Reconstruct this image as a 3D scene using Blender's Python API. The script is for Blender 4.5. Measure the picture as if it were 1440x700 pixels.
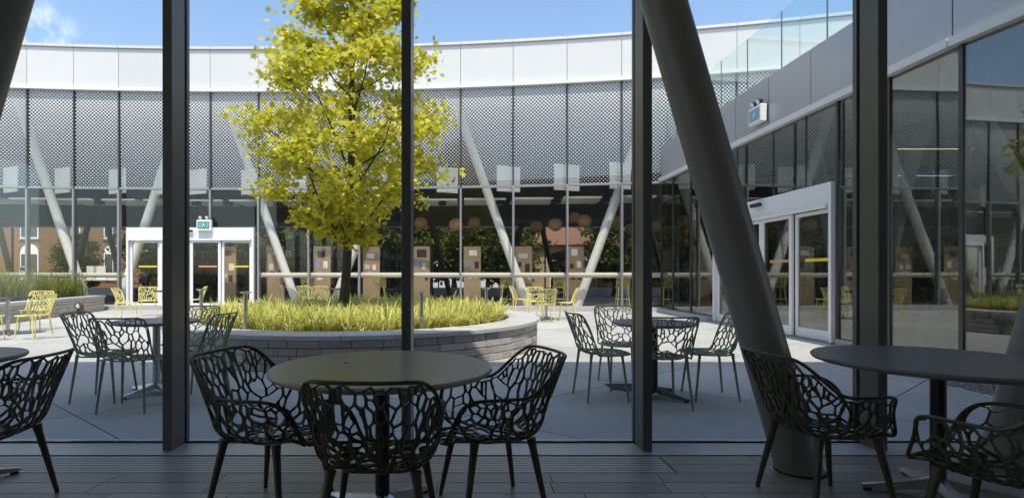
import bpy, bmesh, math, random
import numpy as np
from mathutils import Vector, Matrix
from mathutils.geometry import delaunay_2d_cdt

for o in list(bpy.data.objects):
    bpy.data.objects.remove(o)
S = bpy.context.scene
C = S.collection
R = math.radians
PI = math.pi

# ------------------------------------------------------------------ camera, sky, sun, exposure
EYE = 1.2
cd = bpy.data.cameras.new('camera')
cam = bpy.data.objects.new('camera', cd)
C.objects.link(cam)
cam.location = (0, 0, EYE)
cam.rotation_euler = (R(90), 0, 0)
cd.sensor_width = 36
cd.lens = 19.0
cd.shift_x = 70 / 1440
cd.shift_y = 35 / 1440
cd.clip_start = 0.05
cd.clip_end = 3000
S.camera = cam

SUN_EL = 63
SUN_X = 0.045          # sideways lean of the light, from the right
w = bpy.data.worlds.new('World')
S.world = w
w.use_nodes = True
nt = w.node_tree
nt.nodes.clear()
wo = nt.nodes.new('ShaderNodeOutputWorld')
bg = nt.nodes.new('ShaderNodeBackground')
sky = nt.nodes.new('ShaderNodeTexSky')
sky.sky_type = 'NISHITA'
sky.sun_disc = False
sky.sun_elevation = R(SUN_EL)
sky.sun_rotation = R(180) - math.atan2(SUN_X, math.cos(R(SUN_EL)))
sky.air_density = 1.0
sky.dust_density = 1.2
sky.ozone_density = 1.0
bg.inputs['Strength'].default_value = 0.14
# thin scattered clouds over the sky
tc = nt.nodes.new('ShaderNodeTexCoord')
nz = nt.nodes.new('ShaderNodeTexNoise')
nz.inputs['Scale'].default_value = 11.0
nz.inputs['Detail'].default_value = 9
nz.inputs['Roughness'].default_value = 0.62
cr = nt.nodes.new('ShaderNodeValToRGB')
cr.color_ramp.elements[0].position = 0.44
cr.color_ramp.elements[1].position = 0.66
mx = nt.nodes.new('ShaderNodeMix')
mx.data_type = 'RGBA'
mx.inputs[7].default_value = (6.2, 6.3, 6.6, 1)
nt.links.new(tc.outputs['Generated'], nz.inputs['Vector'])
nt.links.new(nz.outputs['Fac'], cr.inputs['Fac'])
cloud = None
for d_, near in (((-0.588, 0.742, 0.322), 0.0020), ((-0.88, 0.30, 0.36), 0.010), ((0.35, -0.85, 0.40), 0.012), ((0.90, -0.20, 0.38), 0.008)):
    dn = Vector(d_).normalized()
    dp = nt.nodes.new('ShaderNodeVectorMath')
    dp.operation = 'DOT_PRODUCT'
    dp.inputs[1].default_value = dn
    nt.links.new(tc.outputs['Generated'], dp.inputs[0])
    mr = nt.nodes.new('ShaderNodeMapRange')
    mr.interpolation_type = 'SMOOTHSTEP'
    mr.inputs['From Min'].default_value = 1 - near
    mr.inputs['From Max'].default_value = 1 - near * 0.1
    nt.links.new(dp.outputs['Value'], mr.inputs['Value'])
    if cloud is None:
        cloud = mr.outputs[0]
    else:
        ad = nt.nodes.new('ShaderNodeMath')
        ad.operation = 'MAXIMUM'
        nt.links.new(cloud, ad.inputs[0])
        nt.links.new(mr.outputs[0], ad.inputs[1])
        cloud = ad.outputs[0]
ml = nt.nodes.new('ShaderNodeMath')
ml.operation = 'MULTIPLY'
nt.links.new(cr.outputs['Color'], ml.inputs[0])
nt.links.new(cloud, ml.inputs[1])
nt.links.new(ml.outputs[0], mx.inputs[0])
nt.links.new(sky.outputs['Color'], mx.inputs[6])
nt.links.new(mx.outputs[2], bg.inputs['Color'])
nt.links.new(bg.outputs['Background'], wo.inputs['Surface'])

sd = bpy.data.lights.new('sun', 'SUN')
sd.energy = 2.3
sd.angle = R(0.53)
sd.color = (1.0, 0.93, 0.82)
sun = bpy.data.objects.new('sun', sd)
C.objects.link(sun)
sun.location = (0, -20, 40)
ldir = Vector((-SUN_X, math.cos(R(SUN_EL)), -math.sin(R(SUN_EL)))).normalized()
sun.rotation_euler = ldir.to_track_quat('-Z', 'Y').to_euler()

S.view_settings.view_transform = 'Standard'
S.view_settings.look = 'None'
S.view_settings.gamma = 1
S.view_settings.exposure = 1.02
S.view_settings.use_curve_mapping = False
S.render.engine = 'CYCLES'
S.cycles.max_bounces = 8
S.cycles.diffuse_bounces = 4
S.cycles.glossy_bounces = 5
S.cycles.transmission_bounces = 6
S.cycles.transparent_max_bounces = 24
S.cycles.sample_clamp_indirect = 6
S.cycles.caustics_reflective = False
S.cycles.caustics_refractive = False
S.cycles.use_denoising = True

# ------------------------------------------------------------------ materials
MATS = {}


class N:
    """small helper around a node tree"""
    def __init__(s, name):
        s.m = bpy.data.materials.new(name)
        s.m.use_nodes = True
        s.t = s.m.node_tree
        s.t.nodes.clear()
        s.out = s.t.nodes.new('ShaderNodeOutputMaterial')

    def n(s, kind, **kw):
        x = s.t.nodes.new('ShaderNode' + kind)
        for k, v in kw.items():
            setattr(x, k, v)
        return x

    def l(s, a, b):
        s.t.links.new(a, b)

    def math(s, op, a, b=None, c=None):
        x = s.n('Math', operation=op)
        for i, q in enumerate((a, b, c)):
            if q is None:
                continue
            if isinstance(q, (int, float)):
                x.inputs[i].default_value = q
            else:
                s.l(q, x.inputs[i])
        return x.outputs[0]


def mat(name, col, rough=0.6, metal=0.0, var=0.12, scale=6.0, bump=0.0, bscale=40.0,
        rand=0.0, coord='pos', spec=0.5, stain=0.0, warm=None, rvar=0.16):
    """principled surface with two octaves of tonal variation, optional relief, per-object shade"""
    if name in MATS:
        return MATS[name]
    k = N(name)
    b = k.n('BsdfPrincipled')
    b.inputs['Roughness'].default_value = rough
    b.inputs['Metallic'].default_value = metal
    b.inputs['Specular IOR Level'].default_value = spec
    k.l(b.outputs[0], k.out.inputs['Surface'])
    if coord == 'pos':
        g = k.n('NewGeometry').outputs['Position']
    else:
        g = k.n('TexCoord').outputs['Object']
    n1 = k.n('TexNoise')
    n1.inputs['Scale'].default_value = scale
    n1.inputs['Detail'].default_value = 6
    n1.inputs['Roughness'].default_value = 0.6
    k.l(g, n1.inputs['Vector'])
    f = k.math('MULTIPLY_ADD', n1.outputs['Fac'], 2 * var, 1 - var)
    if stain:
        n2 = k.n('TexNoise')
        n2.inputs['Scale'].default_value = scale * 0.13
        n2.inputs['Detail'].default_value = 3
        k.l(g, n2.inputs['Vector'])
        f = k.math('MULTIPLY', f, k.math('MULTIPLY_ADD', n2.outputs['Fac'], 2 * stain, 1 - stain))
    if rand:
        oi = k.n('ObjectInfo')
        f = k.math('MULTIPLY', f, k.math('MULTIPLY_ADD', oi.outputs['Random'], 2 * rand, 1 - rand))
    v = k.n('VectorMath', operation='SCALE')
    v.inputs[0].default_value = col[:3]
    k.l(f, v.inputs['Scale'])
    cl = v.outputs[0]
    if warm:
        oi2 = k.n('ObjectInfo')
        wn = k.n('TexWhiteNoise', noise_dimensions='1D')
        k.l(oi2.outputs['Random'], wn.inputs['W'])
        m2 = k.n('Mix', data_type='RGBA', blend_type='MULTIPLY')
        k.l(wn.outputs['Value'], m2.inputs[0])
        k.l(cl, m2.inputs[6])
        m2.inputs[7].default_value = (*warm, 1)
        cl = m2.outputs[2]
    k.l(cl, b.inputs['Base Color'])
    k.l(k.math('MULTIPLY_ADD', n1.outputs['Fac'], rvar, rough - rvar / 2), b.inputs['Roughness'])
    if bump:
        n3 = k.n('TexNoise')
        n3.inputs['Scale'].default_value = bscale
        n3.inputs['Detail'].default_value = 5
        k.l(g, n3.inputs['Vector'])
        bp = k.n('Bump')
        bp.inputs['Strength'].default_value = bump
        bp.inputs['Distance'].default_value = 0.01
        k.l(n3.outputs['Fac'], bp.inputs['Height'])
        k.l(bp.outputs[0], b.inputs['Normal'])
    MATS[name] = k.m
    return k.m


def glass(name, r0=0.04, tint=(1, 1, 1), wave=0.0):
    """clear thin glass: mirror share grows towards grazing, the rest passes through"""
    if name in MATS:
        return MATS[name]
    k = N(name)
    lw = k.n('LayerWeight')
    lw.inputs['Blend'].default_value = 0.5
    p5 = k.math('POWER', lw.outputs['Facing'], 4.2)
    fac = k.math('MULTIPLY_ADD', p5, 0.96 - r0, r0)
    tr = k.n('BsdfTransparent')
    tr.inputs['Color'].default_value = (*tint, 1)
    gl = k.n('BsdfGlossy')
    gl.inputs['Roughness'].default_value = 0.0
    gl.inputs['Color'].default_value = (0.95, 0.97, 0.96, 1)
    if wave:
        g = k.n('NewGeometry').outputs['Position']
        nn = k.n('TexNoise')
        nn.inputs['Scale'].default_value = 0.8
        nn.inputs['Detail'].default_value = 1
        k.l(g, nn.inputs['Vector'])
        bp = k.n('Bump')
        bp.inputs['Strength'].default_value = wave
        bp.inputs['Distance'].default_value = 0.02
        k.l(nn.outputs['Fac'], bp.inputs['Height'])
        k.l(bp.outputs[0], gl.inputs['Normal'])
    m = k.n('MixShader')
    k.l(fac, m.inputs[0])
    k.l(tr.outputs[0], m.inputs[1])
    k.l(gl.outputs[0], m.inputs[2])
    k.l(m.outputs[0], k.out.inputs['Surface'])
    MATS[name] = k.m
    return k.m


def frit_glass(name):
    """curtain-wall glass printed with a diagonal grid of pale dots, denser upwards"""
    k = N(name)
    g = k.n('NewGeometry').outputs['Position']
    sp = k.n('SeparateXYZ')
    k.l(g, sp.inputs[0])
    w_ = 2 * PI / 0.118
    a = k.math('SINE', k.math('MULTIPLY', sp.outputs['X'], w_))
    b = k.math('SINE', k.math('MULTIPLY', sp.outputs['Z'], w_))
    pr = k.math('MULTIPLY', a, b)
    zz = k.n('MapRange')
    zz.inputs['From Min'].default_value = 4.2
    zz.inputs['From Max'].default_value = 7.2
    zz.inputs['To Min'].default_value = 0.66
    zz.inputs['To Max'].default_value = -0.12
    k.l(sp.outputs['Z'], zz.inputs['Value'])
    mask = k.math('GREATER_THAN', pr, zz.outputs[0])
    tr = k.n('BsdfTransparent')
    tr.inputs['Color'].default_value = (0.90, 0.91, 0.90, 1)
    gl = k.n('BsdfGlossy')
    gl.inputs['Roughness'].default_value = 0.0
    lw = k.n('LayerWeight')
    lw.inputs['Blend'].default_value = 0.5
    fac = k.math('MULTIPLY_ADD', k.math('POWER', lw.outputs['Facing'], 4.2), 0.9, 0.06)
    m1 = k.n('MixShader')
    k.l(fac, m1.inputs[0])
    k.l(tr.outputs[0], m1.inputs[1])
    k.l(gl.outputs[0], m1.inputs[2])
    df = k.n('BsdfDiffuse')
    df.inputs['Color'].default_value = (0.64, 0.63, 0.61, 1)
    m2 = k.n('MixShader')
    k.l(mask, m2.inputs[0])
    k.l(m1.outputs[0], m2.inputs[1])
    k.l(df.outputs[0], m2.inputs[2])
    k.l(m2.outputs[0], k.out.inputs['Surface'])
    return k.m


def leaf_mat(name, c0, c1, trans=0.45, rough=0.45):
    k = N(name)
    geo = k.n('NewGeometry')
    wn = k.n('TexNoise')
    wn.inputs['Scale'].default_value = 7.0
    k.l(geo.outputs['Position'], wn.inputs['Vector'])
    rp = k.n('Mix', data_type='RGBA')
    rp.inputs[6].default_value = (*c0, 1)
    rp.inputs[7].default_value = (*c1, 1)
    f = k.math('ADD', k.math('MULTIPLY', geo.outputs['Random Per Island'], 0.7), k.math('MULTIPLY_ADD', wn.outputs['Fac'], 1.2, -0.5))
    cp = k.n('Clamp')
    k.l(f, cp.inputs[0])
    k.l(cp.outputs[0], rp.inputs[0])
    b = k.n('BsdfPrincipled')
    b.inputs['Roughness'].default_value = rough
    k.l(rp.outputs[2], b.inputs['Base Color'])
    t = k.n('BsdfTranslucent')
    k.l(rp.outputs[2], t.inputs['Color'])
    m = k.n('MixShader')
    m.inputs[0].default_value = trans
    k.l(b.outputs[0], m.inputs[1])
    k.l(t.outputs[0], m.inputs[2])
    k.l(m.outputs[0], k.out.inputs['Surface'])
    return k.m


def emit(name, col, s):
    k = N(name)
    e = k.n('Emission')
    e.inputs['Color'].default_value = (*col, 1)
    e.inputs['Strength'].default_value = s
    k.l(e.outputs[0], k.out.inputs['Surface'])
    return k.m


M = {
    'concrete': mat('patio_concrete', (0.455, 0.45, 0.43), 0.85, var=0.13, scale=9, bump=0.15, bscale=120, rand=0.07, stain=0.2),
    'joint': mat('joint_sand', (0.10, 0.10, 0.10), 0.95, var=0.2),
    'kerb': mat('kerb_concrete', (0.42, 0.41, 0.39), 0.85, var=0.12, scale=7, bump=0.2, stain=0.15),
    'tile': mat('floor_tile', (0.36, 0.325, 0.30), 0.36, var=0.14, scale=4, rand=0.16, bump=0.04, bscale=60),
    'tile_base': mat('tile_joint', (0.035, 0.035, 0.035), 0.9),
    'sill': mat('sill_metal', (0.62, 0.60, 0.58), 0.4, metal=0.3, var=0.06),
    'dark_frame': mat('dark_anodised_frame', (0.17, 0.162, 0.155), 0.38, metal=0.35, var=0.06, scale=3),
    'gasket': mat('black_gasket', (0.012, 0.012, 0.012), 0.7),
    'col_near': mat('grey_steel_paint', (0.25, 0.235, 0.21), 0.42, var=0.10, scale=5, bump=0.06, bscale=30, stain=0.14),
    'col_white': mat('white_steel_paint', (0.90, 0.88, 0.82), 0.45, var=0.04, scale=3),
    'fascia': mat('white_metal_panel', (0.64, 0.625, 0.60), 0.38, var=0.04, scale=1.6, rand=0.035, stain=0.06),
    'fascia_grey': mat('silver_metal_panel', (0.44, 0.43, 0.43), 0.34, metal=0.35, var=0.04, scale=1.5, rand=0.05, stain=0.06),
    'trim': mat('pale_trim', (0.74, 0.73, 0.70), 0.45, var=0.04),
    'alu': mat('aluminium_frame', (0.33, 0.33, 0.33), 0.4, metal=0.5, var=0.05),
    'alu_dark': mat('dark_aluminium', (0.06, 0.06, 0.062), 0.4, metal=0.4, var=0.05),
    'door_white': mat('white_door_frame', (0.78, 0.78, 0.77), 0.35, var=0.03),
    'yellow_tape': mat('yellow_strip', (0.75, 0.58, 0.03), 0.5, var=0.05),
    'orange_tape': mat('orange_strip', (0.62, 0.28, 0.16), 0.5, var=0.05),
    'black': mat('black_plastic', (0.015, 0.015, 0.016), 0.5),
    'rail': mat('pale_rail', (0.70, 0.66, 0.54), 0.5, var=0.05),
    'olive': mat('olive_powder_coat', (0.062, 0.058, 0.024), 0.38, var=0.10, scale=12, coord='obj'),
    'sage': mat('sage_powder_coat', (0.29, 0.30, 0.19), 0.40, var=0.10, scale=12, coord='obj'),
    'yellow': mat('yellow_powder_coat', (0.78, 0.70, 0.25), 0.42, var=0.08, scale=10, coord='obj'),
    'table_olive': mat('olive_table_top', (0.36, 0.32, 0.245), 0.30, var=0.03, scale=10, coord='obj', rvar=0.03, spec=0.8),
    'table_dark': mat('dark_table_top', (0.19, 0.178, 0.165), 0.32, var=0.04, scale=10, coord='obj', rvar=0.03, spec=0.7),
    'steel': mat('brushed_steel', (0.52, 0.52, 0.52), 0.3, metal=0.95, var=0.05, scale=30),
    'dark_steel': mat('dark_steel', (0.04, 0.04, 0.042), 0.4, metal=0.6, var=0.08),
    'brick': mat('planter_brick', (0.48, 0.445, 0.415), 0.9, var=0.22, scale=14, bump=0.45, bscale=55, rand=0.20, warm=(0.86, 0.84, 0.86)),
    'brick2': mat('bed_stone', (0.47, 0.43, 0.39), 0.9, var=0.22, scale=9, bump=0.4, bscale=45, rand=0.10, warm=(0.92, 0.88, 0.85)),
    'mortar': mat('mortar', (0.24, 0.23, 0.22), 0.95, var=0.15),
    'cap': mat('cap_stone', (0.50, 0.49, 0.475), 0.85, var=0.10, scale=11, bump=0.15, bscale=90, rand=0.05, stain=0.1),
    'soil': mat('soil', (0.05, 0.035, 0.022), 0.95, var=0.4, scale=25, bump=0.6, bscale=30),
    'bark': mat('bark', (0.055, 0.042, 0.028), 0.9, var=0.35, scale=22, bump=0.7, bscale=35),
    'bark_far': mat('bark_far', (0.07, 0.055, 0.04), 0.9, var=0.3, scale=8),
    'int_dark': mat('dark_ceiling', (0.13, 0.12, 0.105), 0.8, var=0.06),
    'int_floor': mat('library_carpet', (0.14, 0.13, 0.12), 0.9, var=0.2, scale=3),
    'int_wall': mat('interior_wall', (0.62, 0.61, 0.59), 0.85, var=0.05),
    'white_board': mat('white_board', (0.86, 0.85, 0.81), 0.6, var=0.03),
    'cork': mat('oak_panel', (0.40, 0.28, 0.165), 0.6, var=0.3, scale=18),
    'shelf_dark': mat('dark_shelf', (0.035, 0.034, 0.034), 0.6, var=0.1),
    'wicker': mat('woven_wood', (0.52, 0.31, 0.15), 0.7, var=0.3, scale=40, bump=0.6, bscale=60),
    'rust': mat('rusty_steel', (0.20, 0.085, 0.04), 0.85, var=0.3, scale=30),
    'brick_red': mat('street_brick', (0.21, 0.11, 0.055), 0.9, var=0.18, scale=5, bump=0.2),
    'brick_tan': mat('street_brick_tan', (0.36, 0.26, 0.16), 0.9, var=0.12, scale=5),
    'shingle': mat('brown_shingle', (0.17, 0.085, 0.045), 0.9, var=0.25, scale=9),
    'white_paint': mat('white_window_paint', (0.75, 0.75, 0.73), 0.5, var=0.03),
    'dark_glass': mat('dark_window', (0.03, 0.035, 0.04), 0.12, var=0.1),
    'asphalt': mat('paved_street', (0.34, 0.33, 0.31), 0.9, var=0.2, scale=3),
    'lawn': mat('lawn', (0.06, 0.09, 0.025), 0.95, var=0.3, scale=2),
    'pebble': mat('pebble', (0.22, 0.215, 0.21), 0.8, var=0.4, scale=18),
    'roof_dark': mat('roof_membrane', (0.25, 0.25, 0.25), 0.9, var=0.1),
    'sign_green': mat('sign_green', (0.02, 0.26, 0.11), 0.5, var=0.03),
    'sign_blue': mat('sign_blue', (0.18, 0.36, 0.55), 0.5, var=0.03),
    'hair': mat('dark_hair', (0.02, 0.016, 0.014), 0.6),
    'skin': mat('skin', (0.42, 0.26, 0.18), 0.55, var=0.05),
    'shirt': mat('dark_shirt', (0.05, 0.055, 0.07), 0.85, var=0.15, scale=20),
    'chair_brown': mat('brown_leather', (0.20, 0.10, 0.05), 0.5, var=0.1),
    'glass': glass('clear_glass', 0.03, (0.97, 0.985, 0.98)),
    'glass_far': glass('curtain_glass', 0.022, (0.95, 0.95, 0.94), wave=0.05),
    'glass_right': glass('side_curtain_glass', 0.14, (0.52, 0.56, 0.54), wave=0.04),
    'glass_rail': glass('balustrade_glass', 0.05, (0.90, 0.965, 0.96)),
    'glass_edge': mat('glass_edge', (0.10, 0.22, 0.20), 0.2, var=0.05),
    'frit': frit_glass('fritted_glass'),
    'leaf': leaf_mat('maple_leaf', (0.44, 0.46, 0.025), (0.90, 0.80, 0.075), 0.5),
    'grass': leaf_mat('sedge_blade', (0.46, 0.47, 0.07), (0.92, 0.86, 0.34), 0.45),
    'grass_tall': leaf_mat('tall_grass', (0.16, 0.22, 0.04), (0.42, 0.40, 0.13), 0.4),
    'leaf_far': leaf_mat('street_leaf', (0.03, 0.05, 0.008), (0.13, 0.16, 0.02), 0.35, 0.85),
    'led': emit('warm_led', (1.0, 0.78, 0.42), 1.6),
}
BOOKS = [mat('book_%d' % i, c, 0.6, var=0.1, scale=9) for i, c in enumerate(
    [(0.03, 0.035, 0.05), (0.10, 0.09, 0.08), (0.22, 0.21, 0.19), (0.12, 0.04, 0.03), (0.05, 0.08, 0.11), (0.30, 0.28, 0.24)])]


# ------------------------------------------------------------------ mesh helpers
class MB:
    def __init__(s):
        s.v, s.f, s.mi = [], [], []

    def add(s, vs, fs, mi=0):
        o = len(s.v)
        s.v += [tuple(p) for p in vs]
        s.f += [tuple(i + o for i in f) for f in fs]
        s.mi += [mi] * len(fs)
        return s

    def box(s, x0, x1, y0, y1, z0, z1, mi=0, bev=0.0):
        if bev:
            b = bev
            rows = []
            for z, d in ((z0, b), (z0 + b, 0), (z1 - b, 0), (z1, b)):
                xa, xb, ya, yb = x0 + d, x1 - d, y0 + d, y1 - d
                e = b if d == 0 else b * 0.5
                rows.append([(xa + e, ya, z), (xb - e, ya, z), (xb, ya + e, z), (xb, yb - e, z),
                             (xb - e, yb, z), (xa + e, yb, z), (xa, yb - e, z), (xa, ya + e, z)])
            vs = [p for r in rows for p in r]
            fs = [tuple(reversed(range(8))), tuple(range(24, 32))]
            for r in range(3):
                for i in range(8):
                    j = (i + 1) % 8
                    fs.append((r * 8 + i, r * 8 + j, r * 8 + 8 + j, r * 8 + 8 + i))
            return s.add(vs, fs, mi)
        vs = [(x0, y0, z0), (x1, y0, z0), (x1, y1, z0), (x0, y1, z0), (x0, y0, z1), (x1, y0, z1), (x1, y1, z1), (x0, y1, z1)]
        return s.add(vs, [(3, 2, 1, 0), (4, 5, 6, 7), (0, 1, 5, 4), (1, 2, 6, 5), (2, 3, 7, 6), (3, 0, 4, 7)], mi)

    def prism(s, poly, z0, z1, mi=0):
        """poly: CCW list of (x, y)"""
        n = len(poly)
        vs = [(x, y, z0) for x, y in poly] + [(x, y, z1) for x, y in poly]
        fs = [tuple(reversed(range(n))), tuple(range(n, 2 * n))]
        fs += [(i, (i + 1) % n, n + (i + 1) % n, n + i) for i in range(n)]
        return s.add(vs, fs, mi)

    def bar(s, p, q, half, z0, z1, mi=0):
        """upright plate of the given half thickness from plan point p to q"""
        p, q = Vector(p), Vector(q)
        d = (q - p).normalized()
        n = Vector((-d.y, d.x)) * half
        return s.prism([p - n, q - n, q + n, p + n], z0, z1, mi)

    def tube(s, pts, rad, n=8, mi=0, cap=True):
        pts = [Vector(p) for p in pts]
        if not isinstance(rad, (list, tuple)):
            rad = [rad] * len(pts)
        ring = []
        up = None
        for i, p in enumerate(pts):
            d = (pts[min(i + 1, len(pts) - 1)] - pts[max(i - 1, 0)])
            if d.length < 1e-9:
                d = Vector((0, 0, 1))
            d.normalize()
            if up is None:
                up = Vector((1, 0, 0)) if abs(d.x) < 0.8 else Vector((0, 1, 0))
            a = (up - d * up.dot(d)).normalized()
            b = d.cross(a)
            up = a
            ring.append([p + (a * math.cos(2 * PI * k / n) + b * math.sin(2 * PI * k / n)) * rad[i] for k in range(n)])
        vs = [v for r in ring for v in r]
        fs = []
        for i in range(len(pts) - 1):
            for k in range(n):
                k2 = (k + 1) % n
                fs.append((i * n + k, i * n + k2, i * n + n + k2, i * n + n + k))
        if cap:
            fs.append(tuple(reversed(range(n))))
            fs.append(tuple(range((len(pts) - 1) * n, len(pts) * n)))
        return s.add(vs, fs, mi)

    def lathe(s, prof, n=24, mi=0, c=(0, 0, 0)):
        vs, fs = [], []
        for r, z in prof:
            for k in range(n):
                a = 2 * PI * k / n
                vs.append((c[0] + r * math.cos(a), c[1] + r * math.sin(a), c[2] + z))
        for i in range(len(prof) - 1):
            for k in range(n):
                k2 = (k + 1) % n
                fs.append((i * n + k, i * n + k2, i * n + n + k2, i * n + n + k))
        fs.append(tuple(reversed(range(n))))
        fs.append(tuple(range((len(prof) - 1) * n, len(prof) * n)))
        return s.add(vs, fs, mi)

    def mesh(s, name, m, smooth=None):
        me = bpy.data.meshes.new(name)
        me.from_pydata(s.v, [], s.f)
        for q in (m if isinstance(m, (list, tuple)) else [m]):
            me.materials.append(q)
        if any(s.mi):
            me.polygons.foreach_set('material_index', s.mi)
        if smooth is not None:
            me.polygons.foreach_set('use_smooth', [True] * len(me.polygons))
            if smooth < 179:
                me.set_sharp_from_angle(angle=R(smooth))
        me.update()
        return me

    def build(s, name, m, parent=None, smooth=None):
        return link(name, s.mesh(name, m, smooth), parent)


def link(name, me, parent=None, loc=None, rz=None):
    o = bpy.data.objects.new(name, me)
    C.objects.link(o)
    o.parent = parent
    if loc is not None:
        o.location = loc
    if rz is not None:
        o.rotation_euler = (0, 0, rz)
    return o


def tag(o, label, cat=None, group=None, kind=None):
    if label:
        o['label'] = label
    if cat:
        o['category'] = cat
    if group:
        o['group'] = group
    if kind:
        o['kind'] = kind
    return o


def thing(name, label, cat, loc=(0, 0, 0), rz=0.0, group=None):
    o = link(name, None, None, loc, rz)
    o.empty_display_size = 0.2
    return tag(o, label, cat, group)


def struct(name, mb, m, smooth=None, label=None):
    o = mb.build(name, m, None, smooth)
    o['kind'] = 'structure'
    if label:
        o['label'] = label
    return o


def stuff(o, label=None, cat=None):
    o['kind'] = 'stuff'
    if label:
        o['label'] = label
    if cat:
        o['category'] = cat
    return o


def copy_tree(o, parent=None):
    c = o.copy()
    C.objects.link(c)
    c.parent = parent
    for ch in list(o.children):
        copy_tree(ch, c)
    return c


def smst(x):
    x = max(0.0, min(1.0, x))
    return x * x * (3 - 2 * x)


# ------------------------------------------------------------------ ground and patio
struct('ground', MB().box(-1200, 1200, -1200, 1500, -0.5, -0.06), M['asphalt'], label='paved ground stretching to the horizon')
pb = struct('patio', MB().box(-26, 6.34, 3.9, 19.5, -0.055, -0.012), M['joint'], label='pale concrete patio of the courtyard')
# concrete slabs in a diamond grid
rng = random.Random(4)
dA, dB = Vector((0.77, -0.64)), Vector((0.77, 0.64))
nA, nB = Vector((0.64, 0.77)), Vector((-0.64, 0.77))
pit = 2.15


def isect(a, b):          # point with nA.p = a and nB.p = b
    det = nA.x * nB.y - nA.y * nB.x
    return Vector(((a * nB.y - nA.y * b) / det, (nA.x * b - a * nB.x) / det))


def clip(poly, ax, val, sign):
    out = []
    for i in range(len(poly)):
        p, q = poly[i], poly[(i + 1) % len(poly)]
        a, b = (p[ax] - val) * sign, (q[ax] - val) * sign
        if a >= 0:
            out.append(p)
        if a * b < 0:
            t = a / (a - b)
            out.append((p[0] + (q[0] - p[0]) * t, p[1] + (q[1] - p[1]) * t))
    return out


g = 0.006
full_slab = None
for i in range(-14, 16):
    for j in range(-4, 22):
        a0, b0 = 1.43 + pit * i, 3.50 + pit * j
        q = [isect(a0 + g, b0 + g), isect(a0 + pit - g, b0 + g), isect(a0 + pit - g, b0 + pit - g), isect(a0 + g, b0 + pit - g)]
        q = [(p.x, p.y) for p in q]
        k = list(q)
        for ax, val, sg in ((0, -25.9, 1), (0, 6.33, -1), (1, 3.93, 1), (1, 19.4, -1)):
            if k:
                k = clip(k, ax, val, sg)
        if len(k) < 3:
            continue
        c = Vector((sum(p[0] for p in k) / len(k), sum(p[1] for p in k) / len(k)))
        if (c - Vector((-1.8, 9.65))).length < 1.0:
            continue
        if k == q:
            if full_slab is None:
                full_slab = MB().prism([(p[0] - q[0][0], p[1] - q[0][1]) for p in q], -0.012, 0.0).mesh('slab', M['concrete'])
            link('slab', full_slab, pb, (q[0][0], q[0][1], 0.0))
        else:
            MB().prism(k, -0.012, 0.0).build('slab', M['concrete'], pb)

# pebble strip beside the side wing
stuff_v = MB()
rng = random.Random(8)
for _ in range(1500):
    x, y = rng.uniform(5.25, 6.2), rng.uniform(4.0, 6.0)
    r = rng.uniform(0.012, 0.03)
    pr = [(r * 0.7, 0.0), (r, r * 0.4), (r * 0.6, r * 0.9)]
    stuff_v.lathe(pr, 5, c=(x, y, 0.0))
o = stuff_v.build('pebbles', M['pebble'], None, 60)
stuff(o, 'grey pebbles in a strip at the foot of the side glazing', 'pebbles')

# ------------------------------------------------------------------ interior floor, sill, floor grille
fl = struct('floor', MB().box(-9, 9, -10, 3.575, -0.05, -0.006), M['tile_base'], label='dark grey plank tiled floor of the cafe')
TL, TW = 0.645, 0.15
tile_me = MB().box(0.002, TL - 0.002, 0.002, TW - 0.002, -0.02, 0.0, bev=0.0012).mesh('tile', M['tile'])
rng = random.Random(2)
row = 0
y = 3.565 - TW
gx0, gx1, gy0, gy1 = -3.45, 1.30, 3.268, 3.562
while y > 1.7:
    off = rng.uniform(0, TL)
    x = -4.6 - off
    while x < 5.2:
        in_grille = (y + TW > gy0 + 0.02 and y < gy1 - 0.02)
        if in_grille:
            if x + TL > gx0 and x < gx1:
                if x < gx0 - 0.1:
                    MB().box(x + 0.002, gx0 - 0.002, y + 0.002, y + TW - 0.002, -0.02, 0.0).build('tile', M['tile'], fl)
                if x + TL > gx1 + 0.1:
                    MB().box(gx1 + 0.002, x + TL - 0.002, y + 0.002, y + TW - 0.002, -0.02, 0.0).build('tile', M['tile'], fl)
                x += TL
                continue
        link('tile', tile_me, fl, (x, y, 0))
        x += TL
    y -= TW
MB().box(-9, 9, -9.9, y + TW - 0.002, -0.02, -0.003).build('tiled_field', M['tile'], fl)
gr = thing('floor_grille', 'long linear metal air grille set in the floor tiles by the window', 'floor grille', (-1.07, 3.415, 0))
MB().box(gx0 + 1.075, gx1 + 1.065, -0.146, 0.146, -0.019, -0.0125).build('tray', M['tile_base'], gr)
sl_me = MB().box(gx0 + 1.08, gx1 + 1.06, -0.010, 0.010, -0.012, 0.0005).mesh('slat', M['sill'])
for i in range(9):
    link('slat', sl_me, gr, (0, -0.130 + i * 0.0325, 0))

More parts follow.
